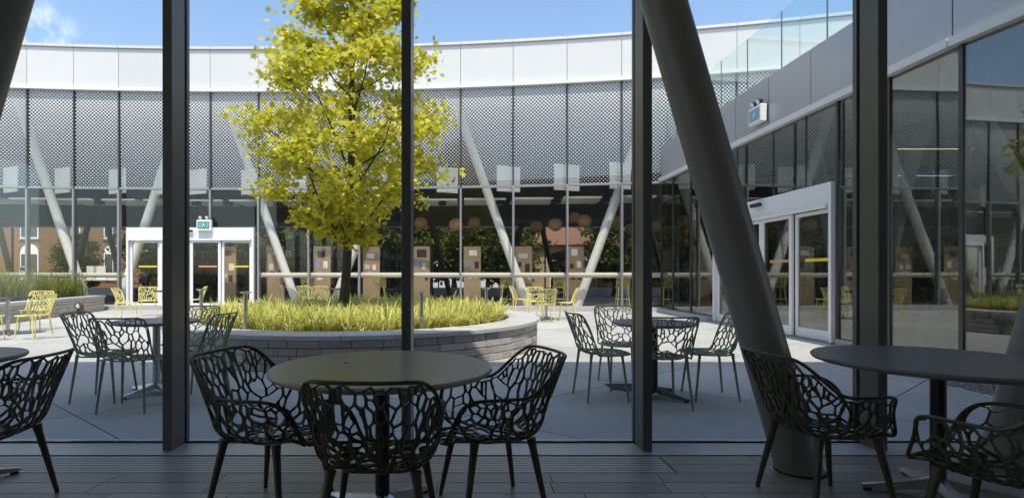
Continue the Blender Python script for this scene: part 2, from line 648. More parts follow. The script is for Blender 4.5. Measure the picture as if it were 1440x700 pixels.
# near window wall
ww = thing('window_wall', 'floor to ceiling window wall of tall dark mullions between cafe and patio', 'window wall', (0, 3.85, 0))
MB().box(-9, 9, -0.265, 0.076, -0.05, 0.002, bev=0.0).build('sill', M['sill'], ww)
MB().box(-9, 9, -0.010, 0.010, 0.003, 0.012).build('bottom_gasket', M['gasket'], ww)
mxs = [-6.86, -5.24, -3.62, -2.00, -0.38, 1.255, 2.85, 4.47, 6.09]
mul = MB().box(-0.032, 0.032, -0.19, -0.016, 0.003, 4.18, bev=0.003).mesh('mullion', M['dark_frame'])
fin = MB().box(-0.030, 0.030, 0.016, 0.055, 0.003, 4.18).mesh('outer_cap', M['dark_frame'])
for x in mxs:
    m_ = link('mullion', mul, ww, (x, 0, 0))
    link('outer_cap', fin, m_, (0, 0, 0))
for a, b in zip(mxs[:-1], mxs[1:]):
    MB().box(a + 0.002, b - 0.002, -0.006, 0.006, 0.0125, 4.17).build('glass_pane', M['glass'], ww)

# near wing shell: ceiling and roof that throws the shade, side and rear walls
struct('ceiling', MB().box(-12, 9, -10, 3.80, 4.2, 4.4), M['white_board'], label='white ceiling of the cafe')
struct('roof', MB().box(-12, 9, -10, 3.95, 4.41, 6.75), M['alu_dark'], label='dark upper storey and roof of the near wing')
for nm, x0, x1, y_a in (('wall_left', -12.3, -12.0, -8.0), ('wall_right', 9.0, 9.3, 0.5)):
    o = MB()
    o.box(x0, x1, -10, y_a, -0.05, 4.2)
    o.box(x0, x1, 3.3, 3.8, -0.05, 4.2)
    o.box(x0, x1, y_a + 0.001, 3.299, -0.05, 0.3)  # unseen openings above this low wall, added to brighten the cafe
    y_ = y_a + 2.6
    while y_ < 3.0:
        o.box(x0, x1, y_, y_ + 0.12, 0.301, 4.2)
        y_ += 2.6
    struct(nm, o, M['int_wall'], label='side wall of the cafe with openings added to let in light')
struct('wall_rear', MB().box(-12.3, 9.3, -10.3, -10.0, -0.05, 4.2), M['int_wall'], label='plain rear wall of the cafe')


# near slanted columns
def steel_column(x0, lean, label):
    t = thing('steel_column', label, 'column', (x0, 3.3, 0), 0, 'slanted grey columns inside the window wall')
    z1 = 4.19
    pts = [(lean * z1 * k / 6, 0, z1 * k / 6) for k in range(7)]
    mb = MB()
    ring = []
    n = 40
    for (px, py, pz) in pts:
        for q in range(n):
            a = 2 * PI * q / n
            mb.v.append((px + 0.134 * math.cos(a), 0.128 * math.sin(a), pz))
    for i in range(6):
        for q in range(n):
            q2 = (q + 1) % n
            mb.f.append((i * n + q, i * n + q2, i * n + n + q2, i * n + n + q))
            mb.mi.append(0)
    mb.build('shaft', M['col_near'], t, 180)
    cb = MB()
    cb.lathe([(0.141, 0.0005), (0.141, 0.008), (0.134, 0.009)], 40)
    cb.build('base_ring', M['gasket'], t, 40)
    return t


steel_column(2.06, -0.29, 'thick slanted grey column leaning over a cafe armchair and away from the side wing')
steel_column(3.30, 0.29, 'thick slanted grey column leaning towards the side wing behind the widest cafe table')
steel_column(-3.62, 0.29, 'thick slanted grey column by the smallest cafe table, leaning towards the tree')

# ------------------------------------------------------------------ far wing of the library
AR, AX, AY = 75.0, -7.6, 18.5 - 75.0      # arc of the curved facade


def fy(x, off=0.0):
    return AY + math.sqrt((AR + off) ** 2 - (x - AX) ** 2)


FX = [-22.4, -20.85, -19.3, -17.75, -16.2, -14.6, -13.12, -11.66, -10.15, -8.6, -6.96, -5.24, -3.50, -1.78, -0.05, 1.69, 3.43, 5.13, 6.80, 8.5, 10.2, 11.9, 13.6, 15.3]
ZC, ZT, ZF0, ZF1 = 0.14, 4.10, 7.38, 8.92
lib = thing('library_building', 'long curved library wing with fritted upper glass and white panel fascia', 'building', (-7.6, 18.5, 0))


def L(mb, name, m, parent=None, smooth=None):
    """build at world coordinates under the library"""
    mb.v = [(p[0] + 7.6, p[1] - 18.5, p[2]) for p in mb.v]
    return mb.build(name, m, parent or lib, smooth)


def FP(x, off=0.0):
    return Vector((x, fy(x, off)))


mb = MB()
for a, b in zip(FX[:-1], FX[1:]):
    p, q = FP(a, -0.45), FP(b, -0.45)
    p2, q2 = FP(a, 0.25), FP(b, 0.25)
    mb.prism([p, q, q2, p2], 0.0005, ZC)
L(mb, 'kerb', M['kerb'])
for i, (a, b) in enumerate(zip(FX[:-1], FX[1:])):
    e = 0.008
    # fascia panel in two pieces: tall white panel and thin coping
    mb = MB().bar(FP(a + e), FP(b - e), 0.06, ZF0 + 0.12, ZF1 - 0.10)
    L(mb, 'fascia_panel', M['fascia'])
    mb = MB().bar(FP(a + e, -0.03), FP(b - e, -0.03), 0.10, ZF1 - 0.088, ZF1)
    L(mb, 'coping', M['fascia'])
    mb = MB().bar(FP(a, -0.04), FP(b, -0.04), 0.12, ZF0 + 0.005, ZF0 + 0.10)
    L(mb, 'trim', M['trim'])
    if b <= 16:
        mb = MB().bar(FP(a + 0.03), FP(b - 0.03), 0.008, ZT + 0.04, ZF0)
        L(mb, 'fritted_pane', M['frit'])
        mb = MB().bar(FP(a + 0.031, -0.015), FP(b - 0.031, -0.015), 0.055, ZT - 0.035, ZT + 0.035)
        L(mb, 'transom', M['alu'])
mb = MB()
for a, b in zip(FX[:-1], FX[1:]):
    mb.bar(FP(a, 0.11), FP(b, 0.11), 0.045, ZF0 + 0.10, ZF1 - 0.11)
L(mb, 'fascia_backing', M['black'])
DOOR0, DOOR1, DZ = -11.44, -7.10, 2.77
for i, x in enumerate(FX):
    p = FP(x, -0.03)
    z0 = DZ + 0.003 if DOOR0 < x < DOOR1 else ZC + 0.003
    if x < 6.9:
        L(MB().box(p.x - 0.032, p.x + 0.032, p.y - 0.06, p.y + 0.10, z0, ZT - 0.037), 'mullion', M['alu'])
    L(MB().box(p.x - 0.022, p.x + 0.022, p.y - 0.03, p.y + 0.10, ZT + 0.038, ZF0 + 0.002), 'mullion', M['alu_dark'])
for a, b in zip(FX[:-1], FX[1:]):
    if b > 6.9:
        continue
    aa, bb = a + 0.034, b - 0.034
    if bb < DOOR0 or aa > DOOR1:
        spans = [(aa, bb, ZC + 0.02)]
    else:
        spans = [(aa, min(bb, DOOR0 - 0.01), ZC + 0.02)] if aa < DOOR0 - 0.2 else []
        spans += [(max(aa, DOOR0 + 0.01), min(bb, DOOR1 - 0.01), DZ + 0.02)]
        if bb > DOOR1 + 0.2:
            spans += [(DOOR1 + 0.01, bb, ZC + 0.02)]
    for x0, x1, z0 in spans:
        L(MB().bar(FP(x0), FP(x1), 0.007, z0, ZT - 0.037), 'glass_pane', M['glass_far'])
# rail along the glass at eye height, just inside
for a, b in zip(FX[:-1], FX[1:]):
    if b > 6.9:
        continue
    for s0, s1 in (((a, b),) if (b < DOOR0 or a > DOOR1) else (((a, DOOR0 - 0.05),) if a < DOOR0 else ((DOOR1 + 0.05, b),) if b > DOOR1 else ())):
        p, q = FP(s0, 0.28), FP(s1, 0.28)
        L(MB().tube([(p.x, p.y, 1.16), (q.x, q.y, 1.16)], 0.085, 12), 'rail', M['rail'], None, 40)
# slanted white columns behind the glass
for xb, xt in ((-13.17, -15.5), (-12.17, -9.85), (-5.84, -8.4), (-4.62, -1.75), (2.30, -0.28), (3.88, 6.40), (-21.0, -19.0), (-22.3, -24)):
    yb = fy(xb, 0.75)
    yt = fy(xt, 0.75)
    L(MB().tube([(xb, yb, 0.0), ((xb + xt) / 2, (yb + yt) / 2, 3.65), (xt, yt, 7.3)], 0.15, 20), 'column', M['col_white'], None, 40)
# interior shell
mb = MB()
mb.box(-26, 16, 18.95, 27.4, 0.0, 0.10)
L(mb, 'library_floor', M['int_floor'])
mb = MB()      # sloping ceiling that follows the curve of the facade
cx_ = [-26.0] + [x for x in FX if x > -22.5] + [16.0]
for a, b in zip(cx_[:-1], cx_[1:]):
    ya, yb = fy(a, 0.22), fy(b, 0.22)
    mb.add([(a, ya, 7.45), (b, yb, 7.45), (b, 27.3, 3.6), (a, 27.3, 3.6), (a, ya, 7.7), (b, yb, 7.7), (b, 27.3, 8.0), (a, 27.3, 8.0)],
           [(0, 1, 2, 3), (7, 6, 5, 4), (4, 5, 1, 0), (6, 7, 3, 2)])
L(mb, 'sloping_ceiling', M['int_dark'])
L(MB().box(-26, 16, 27.32, 27.5, 0.0, 0.5), 'rear_sill', M['int_wall'])
L(MB().box(-26.2, -26, 18, 27.5, 0.0, 8.0), 'end_wall', M['int_wall'])
L(MB().box(-26, 16, 27.32, 27.5, 3.55, 8.8), 'rear_wall', M['int_wall'])
for k in range(16):
    x = -25.5 + k * 2.7
    L(MB().box(x - 0.03, x + 0.03, 27.35, 27.45, 0.5, 3.55), 'rear_mullion', M['alu_dark'])
    lean = -0.9 if k % 2 else 0.9
    L(MB().tube([(x + 0.6, 26.9, 0.1), (x + 0.6 + lean, 26.9, 3.75)], 0.13, 12), 'rear_column', M['dark_steel'], None, 40)


for a, b in zip(FX[:-1], FX[1:]):
    if b < 6.9:
        L(MB().box(a + 0.12, b - 0.12, fy(a) + 1.15, fy(a) + 2.75, 3.84, 3.90), 'soffit_panel', M['white_board'])


# sliding doors (shared by both wings): along +x from 0 to W, front towards -y
def sliding_door(parent, W, loc, rz):
    d = link('door', None, parent, loc, rz)
    Hh = 2.77
    MB().box(0.075, W - 0.075, -0.07, 0.09, 2.36, Hh, bev=0.004).build('header', M['door_white'], d)
    MB().box(0.09, W - 0.09, -0.11, -0.0705, 2.33, 2.40, bev=0.003).build('track_cover', M['door_white'], d)
    for x in (0.0, W - 0.074):
        MB().box(x, x + 0.074, -0.075, 0.095, 0.02, Hh + 0.002, bev=0.004).build('jamb', M['door_white'], d)
    MB().box(0, W, -0.08, 0.10, 0.0, 0.018).build('threshold', M['alu'], d)
    n = 4
    lw = (W - 0.16) / n
    for i in range(n):
        x0 = 0.08 + i * lw + 0.006
        x1 = 0.08 + (i + 1) * lw - 0.006
        yy = -0.03 if i in (1, 2) else 0.03
        fr = MB()
        fr.box(x0, x0 + 0.085, yy - 0.022, yy + 0.022, 0.025, 2.325)
        fr.box(x1 - 0.085, x1, yy - 0.022, yy + 0.022, 0.025, 2.325)
        fr.box(x0 + 0.086, x1 - 0.086, yy - 0.0215, yy + 0.0215, 0.025, 0.20)
        fr.box(x0 + 0.086, x1 - 0.086, yy - 0.0215, yy + 0.0215, 2.26, 2.325)
        fr.build('leaf_frame', M['door_white'], d)
        MB().box(x0 + 0.087, x1 - 0.087, yy - 0.005, yy + 0.005, 0.202, 2.258).build('leaf_glass', M['glass_right'] if abs(rz) > 1 else M['glass_far'], d)
        MB().box(x0 + 0.28, x1 - 0.12, yy - 0.008, yy - 0.0055, 1.42, 1.475).build('warning_strip', M['orange_tape'] if i in (1, 2) else M['yellow_tape'], d)
    MB().box(W / 2 - 0.22, W / 2 + 0.14, -0.20, -0.112, 2.60, 2.68, bev=0.02).build('motion_sensor', M['black'], d)
    return d


sliding_door(lib, DOOR1 - DOOR0, (DOOR0 + 7.6, fy((DOOR0 + DOOR1) / 2) - 18.5 - 0.02, ZC + 0.001 - 0.135), 0.0)


# emergency light units with exit pictogram
def emergency_light(loc, rz, label, face='sign_green', field='sign_blue'):
    t = thing('emergency_light', label, 'emergency light', loc, rz, 'emergency lights')
    MB().box(-0.24, 0.24, -0.14, 0.0, 0.0, 0.36, bev=0.012).build('housing', M['white_board'], t)
    p = MB().box(-0.20, 0.20, -0.146, -0.1405, 0.06, 0.30).build('exit_sign', M[face], t)
    s_ = MB()                                 # running figure beside a doorway
    for (cx, cz, w_, h_) in ((-0.01, 0.255, 0.03, 0.03), (-0.005, 0.205, 0.03, 0.06), (-0.045, 0.20, 0.05, 0.014), (0.035, 0.205, 0.05, 0.014), (-0.03, 0.145, 0.02, 0.06), (0.03, 0.15, 0.02, 0.05), (-0.055, 0.115, 0.04, 0.014)):
        s_.box(cx - w_ / 2, cx + w_ / 2, -0.1495, -0.1465, cz - h_ / 2, cz + h_ / 2)
    s_.build('pictogram', M['white_board'], p)
    a_ = MB()
    for sx in (-1, 1):
        a_.box(sx * 0.13 - 0.045, sx * 0.13 + 0.045, -0.1495, -0.1465, 0.085, 0.275)
    a_.build('blue_field', M[field], p)
    for x in (-0.12, 0.10):
        h = link('lamp_head', None, t, (x, -0.08, 0.36))
        MB().tube([(0, 0, 0), (0, 0, 0.05)], 0.012, 8).build('stem', M['black'], h)
        MB().tube([(0, 0.05, 0.11), (0, -0.005, 0.085), (0, -0.045, 0.07)], [0.035, 0.055, 0.065], 14).build('shell', M['black'], h, 50)
        MB().tube([(0, -0.0455, 0.0695), (0, -0.053, 0.066)], [0.058, 0.045], 14).build('lens', M['white_board'], h, 50)
    return t


emergency_light((-8.72, fy(-8.7) - 0.14, 2.66), 0, 'white emergency light with two lamp heads above the far sliding door')
emergency_light((6.30, 11.4, 4.36), R(-90), 'white emergency light with two lamp heads on the grey side fascia', 'sign_blue', 'kerb')

# ------------------------------------------------------------------ side wing on the right
WX = 6.37
wing = thing('library_side_wing', 'low side wing with grey panel fascia, dark glazing and glass roof balustrade', 'building', (WX, 11.5, 0))


def Wg(mb, name, m, parent=None, smooth=None):
    mb.v = [(p[0] - WX, p[1] - 11.5, p[2]) for p in mb.v]
    return mb.build(name, m, parent or wing, smooth)


def wx(y_):                  # plan line of the wall; it turns outward near the cafe
    return WX + max(0.0, 6.9 - y_) * math.tan(R(6))


WH = 4.12
fy_list = [17.25, 15.25, 13.9, 12.5, 11.15, 9.8, 8.4, 6.97, 5.55, 4.05]
for a, b in zip(fy_list[:-1], fy_list[1:]):
    Wg(MB().bar((wx(a), a - 0.008), (wx(b), b + 0.008), 0.05, WH + 0.13, 5.27), 'fascia_panel', M['fascia_grey'])
    Wg(MB().bar((wx(a) - 0.02, a - 0.004), (wx(b) - 0.02, b + 0.004), 0.10, WH, WH + 0.115), 'trim', M['trim'])
Wg(MB().box(WX + 0.06, WX + 0.14, 4.1, 17.2, WH + 0.12, 5.2), 'fascia_backing', M['black'])
for y_ in [16.6, 15.0, 13.6, 12.4, 11.03, 9.65, 8.3, 6.95, 5.6]:
    pass
by = [17.1, 15.9, 14.8, 13.6, 12.35, 11.03, 9.65, 8.3, 6.95, 5.6, 4.2]
for a, b in zip(by[:-1], by[1:]):
    Wg(MB().bar((wx(a) + 0.15, a - 0.01), (wx(b) + 0.15, b + 0.01), 0.007, 5.24, 6.55), 'balustrade_pane', M['glass_rail'])
    Wg(MB().bar((wx(b) + 0.15, b - 0.0095), (wx(b) + 0.15, b + 0.0095), 0.009, 5.24, 6.55), 'pane_edge', M['glass_edge'])
Wg(MB().box(WX + 0.2, 20, 4.0, 17.0, 4.3, 5.2), 'roof', M['roof_dark'])
RD0, RD1 = 9.2, 13.55
my = [17.25, 16.3, 15.03, 13.6, 9.15, 8.05, 6.88, 5.5, 4.1]
for y_ in my:
    Wg(MB().box(wx(y_) - 0.03, wx(y_) + 0.09, y_ - 0.03, y_ + 0.03, 0.10, WH - 0.002), 'mullion', M['alu_dark'])
for a, b in zip(my[:-1], my[1:]):
    z0 = 2.79 if (a, b) == (13.6, 9.15) else 0.12
    ys = [a, 12.5, 11.05, 10.0, b] if z0 > 1 else [a, b]
    for c, d in zip(ys[:-1], ys[1:]):
        Wg(MB().bar((wx(c), c - 0.032), (wx(d), d + 0.032), 0.007, z0, WH - 0.002), 'glass_pane', M['glass_right'])
        if z0 > 1 and d != b:
            Wg(MB().box(WX - 0.012, WX + 0.012, d - 0.012, d + 0.012, 2.8, WH - 0.002), 'glazing_bar', M['alu_dark'])
Wg(MB().prism([(WX - 0.25, 17.2), (WX - 0.25, 13.6), (WX + 0.2, 13.6), (WX + 0.2, 17.2)], 0.0006, 0.115), 'kerb', M['kerb'])
Wg(MB().prism([(WX - 0.06, 9.15), (wx(4.1) - 0.06, 4.1), (wx(4.1) + 0.2, 4.1), (WX + 0.2, 9.15)], 0.0006, 0.098), 'kerb', M['kerb'])
sliding_door(wing, RD1 - RD0, (-0.02, RD1 - 11.5, 0.004), R(-90))
# room behind the side glazing
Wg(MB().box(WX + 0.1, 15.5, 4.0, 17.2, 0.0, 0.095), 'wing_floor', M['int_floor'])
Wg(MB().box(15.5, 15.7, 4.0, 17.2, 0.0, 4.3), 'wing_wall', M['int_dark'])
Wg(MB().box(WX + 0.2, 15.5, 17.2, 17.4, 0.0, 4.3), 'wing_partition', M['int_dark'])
for xb, yb, xt, yt in ((9.3, 7.8, 8.6, 9.2), (9.6, 12.6, 10.6, 12.6), (8.2, 11.5, 8.2, 12.6)):
    Wg(MB().tube([(xb, yb, 0.09), (xt, yt, 4.29)], 0.14, 16), 'column', M['col_white'], None, 40)
for k, (x, y_, l_) in enumerate([(8.4, 7.0, 1.5), (9.6, 8.3, 1.6), (10.8, 9.3, 1.6), (8.9, 10.2, 1.5), (10.0, 6.3, 1.6), (11.5, 7.5, 1.6)]):
    t = thing('linear_light', 'slim warm linear ceiling light glowing inside the side wing', 'ceiling light', (x, y_, 3.55), 0, 'linear lights inside the side wing')
    MB().box(-l_ / 2, l_ / 2, -0.03, 0.03, 0.005, 0.05).build('housing', M['alu_dark'], t)
    MB().box(-l_ / 2 + 0.01, l_ / 2 - 0.01, -0.022, 0.022, 0.0, 0.0045).build('diffuser', M['led'], t)
    MB().tube([(0, 0, 0.05), (0, 0, 0.74)], 0.004, 5).build('suspension', M['alu_dark'], t)


# ------------------------------------------------------------------ library contents
def bookcase(loc, length, rz, label, seed, panel=True, group=None):
    """double-faced case running +y from an oak end panel at the origin"""
    t = thing('bookcase', label, 'bookcase', loc, rz, group)
    rg = random.Random(seed)
    H_ = 2.05
    if panel:
        pn = MB().box(-0.31, 0.31, -0.04, 0.0, 0.0, H_ + 0.04, bev=0.004).build('end_panel', M['cork'], t)
        for cx, cz, w_, h_, mm in ((0.0, 1.82, 0.36, 0.26, 'white_board'), (-0.15, 1.40, 0.18, 0.26, 'sign_blue'), (0.13, 1.40, 0.20, 0.28, 'white_board'), (0.16, 1.02, 0.16, 0.22, 'white_paint'), (-0.12, 1.05, 0.20, 0.16, 'shelf_dark')):
            cx += rg.uniform(-0.05, 0.05)
            cz += rg.uniform(-0.09, 0.06)
            w_ *= rg.uniform(0.55, 1.05)
            h_ *= rg.uniform(0.6, 1.1)
            mm = rg.choice((mm, mm, 'white_paint', 'book', 'int_wall', 'shelf_dark'))
            MB().box(cx - w_ / 2, cx + w_ / 2, -0.052 + 0.001 * rg.random(), -0.0405, cz - h_ / 2, cz + h_ / 2).build('poster', rg.choice(BOOKS) if mm == 'book' else M[mm], pn)
    MB().box(-0.015, 0.015, 0.002, length, 0.08, H_).build('back_panel', M['shelf_dark'], t)
    MB().box(-0.29, 0.29, 0.002, length, 0.0, 0.078).build('plinth', M['shelf_dark'], t)
    for k in range(6):
        z = 0.40 + k * 0.33
        if z > H_:
            break
        for sx in (-1, 1):
            x0, x1 = (0.016, 0.285) if sx > 0 else (-0.285, -0.016)
            MB().box(x0, x1, 0.002, length, z - 0.022, z).build('shelf', M['shelf_dark'], t)
    bk = MB()
    for k in range(6):
        z = 0.079 + k * 0.33 - (0.0 if k == 0 else 0.008)
        z = 0.0785 if k == 0 else 0.401 + (k - 1) * 0.33
        if z > H_ - 0.25:
            break
        for sx in (-1, 1):
            yy = 0.02
            while yy < length - 0.1:
                if rg.random() < 0.06:
                    yy += rg.uniform(0.08, 0.3)
                    continue
                wd = rg.uniform(0.03, 0.075)
                hh = rg.uniform(0.19, 0.285)
                dp = rg.uniform(0.17, 0.235)
                xa, xb = (0.03, 0.03 + dp) if sx > 0 else (-0.03 - dp, -0.03)
                bk.box(xa, xb, yy, min(yy + wd, length - 0.01), z, z + hh, mi=rg.choice([0, 0, 1, 1, 2, 3, 4, 5]))
                yy += wd + 0.003
    stuff(bk.build('books', BOOKS, t))
    return t


BX = [-10.7, -8.9, -7.1, -5.32, -3.45, -1.55, 0.38, 2.33, 4.28]
desc = ['oak ended bookcase with leaflets seen through the far sliding door', 'oak ended bookcase with posters behind the middle of the far doors',
        'oak ended bookcase just right of the far sliding door frame']
for i, x in enumerate(BX):
    bookcase((x * 0.952, 19.55, 0.1), 3.6, 0, ('oak ended bookcase seen through the glass leaves of the far sliding door' if i < 2 else
             'oak ended bookcase beside the slanted column nearest the far sliding door' if i == 2 else
             'oak ended library bookcase with posters behind the far glazing past the door'), i, group='bookcases seen through the far door' if i < 2 else None if i == 2 else 'bookcases behind the far glazing')
for x_, nm in ((-12.6, 'long dark wall of books behind the far sliding door'), (-7.5, 'long dark wall of books behind the maple trunk')):
    bookcase((x_, 24.2, 0.1), 4.9, R(-90), nm, int(60 - x_), False)
bookcase((11.6, 12.2, 0.096), 4.2, R(180), 'long dark bookcase full of books deep inside the side wing', 41, False)
bookcase((13.6, 16.4, 0.096), 4.8, R(180), 'dark bookcase against the end wall of the side wing', 43, False)
bookcase((9.9, 16.9, 0.096), 3.0, R(-90), 'dark bookcase along the partition inside the side wing', 44, False)


def pendant(x, y_, z, r, group, label, top):
    t = thing('pendant_lamp', label, 'pendant lamp', (x, y_, z), 0, group)
    pr = []
    for k in range(0, 13):
        a = -PI / 2 + PI * k / 12
        pr.append((max(0.004, r * math.cos(a)), r * math.sin(a) * 0.94))
    MB().lathe(pr, 20).build('globe', M['wicker'], t, 60)
    sv = MB()
    for k in range(10):
        a = PI * k / 10
        sv.tube([(r * 1.01 * math.cos(b) * math.cos(a), r * 1.01 * math.cos(b) * math.sin(a), r * 0.95 * math.sin(b)) for b in [2 * PI * q / 24 for q in range(25)]], 0.006, 4, cap=False)
    sv.build('woven_ribs', M['cork'], t)
    MB().tube([(0, 0, r * 0.9), (0, 0, top - z)], 0.008, 6).build('cord', M['black'], t)
    return t


def ceil_z(y_):
    return 7.45 + (y_ - 18.6) * (3.6 - 7.45) / (27.3 - 18.6)


for u, v, y_ in ((592, 314, 21.2), (641, 316, 20.2), (667, 313, 21.4), (755, 319, 22.0), (781, 316, 20.2), (822, 311, 20.0), (865, 311, 21.2), (888, 322, 22.2), (922, 319, 21.6), (808, 306, 22.2)):
    pendant((u - 650) * y_ / 760, y_, EYE + (385 - v) * y_ / 760, 0.25, 'woven globe lamps behind the far glazing', 'woven wooden globe pendant lamp hanging behind the far glazing', ceil_z(y_) + 0.05)
pendant(10.2, 11.6, 2.75, 0.25, 'globe lamps inside the side wing', 'woven wooden globe pendant lamp inside the side wing', 4.29)
pendant(10.6, 11.3, 2.75, 0.25, 'globe lamps inside the side wing', 'woven wooden globe pendant lamp inside the side wing', 4.29)
pendant(9.7, 13.6, 2.95, 0.34, 'globe lamps inside the side wing', 'woven wooden globe pendant lamp inside the side wing', 4.29)

# white hanging panels near the transom
for k, (u, wd) in enumerate([(15, 0.8), (88, 0.8), (165, 0.85), (232, 0.8), (278, 0.85), (352, 0.8), (418, 0.8), (490, 0.8), (560, 0.8), (629, 0.75), (715, 0.85), (797, 0.95), (872, 0.8)]):
    y_ = fy((u - 650) * 18.8 / 760, 0.38)
    t = thing('hanging_panel', 'white acoustic panel hung behind the far glazing at transom height', 'acoustic panel', ((u - 650) * y_ / 760, y_, 3.98), R(-24 if u < 600 else 20), 'white panels hung behind the far glazing')
    MB().box(-wd / 2, wd / 2, -0.03, 0.03, 0.0, 0.86, bev=0.006).build('panel', M['white_board'], t)
    for s_ in (-1, 1):
        MB().tube([(s_ * wd * 0.4, 0, 0.86), (s_ * wd * 0.4, 0, 2.75)], 0.005, 5).build('wire', M['alu_dark'], t)
    MB().box(wd * 0.1, wd * 0.4, 1.0, 1.25, -0.28, 0.12, bev=0.01).build('speaker_box', M['black'], t)
    MB().tube([(wd * 0.25, 1.125, 0.12), (wd * 0.25, 1.125, 2.4)], 0.01, 6).build('speaker_drop', M['black'], t)

# counter with paper signs at the left end
ct = thing('counter', 'pale counter with notices behind the far glazing left of the door', 'counter', (-14.5, 19.6, 0.1))
MB().box(-2.4, 2.6, -0.3, 0.3, 0.86, 0.92, bev=0.006).build('top', M['white_board'], ct)
for x in (-2.2, 0.0, 2.3):
    MB().box(x - 0.03, x + 0.03, -0.25, 0.25, 0.0, 0.859).build('leg', M['rail'], ct)
for k, (u, v0, v1, wd, lab) in enumerate([(88, 365, 382, 0.28, 'white paper notice standing on the counter'), (175, 365, 382, 0.28, 'paper notice with blue pictures standing on the counter'),
                                          (129, 365, 382, 0.32, 'plain white board standing on the counter'), (142, 365, 382, 0.32, 'plain white board beside its twin on the counter')]):
    y_ = 19.6
    x = (u - 650) * y_ / 760
    x = {88: -15.8, 175: -14.0, 129: -13.35, 142: -13.0}[u]
    t = thing('notice_board', lab, 'notice', (x, y_ - 0.15, 1.021), R(4))
    MB().box(-wd / 2, wd / 2, -0.01, 0.01, 0.0, 0.46, bev=0.003).build('sheet', M['white_board'], t)
    if k < 2:
        MB().box(-wd / 2 + 0.04, wd / 2 - 0.04, -0.0125, -0.0105, 0.30, 0.40).build('print', M['sign_blue'] if k else M['shelf_dark'], t)
        MB().box(-wd / 2 + 0.04, wd / 2 - 0.10, -0.0125, -0.0105, 0.10, 0.24).build('print', M['sign_blue'] if k else M['int_wall'], t)

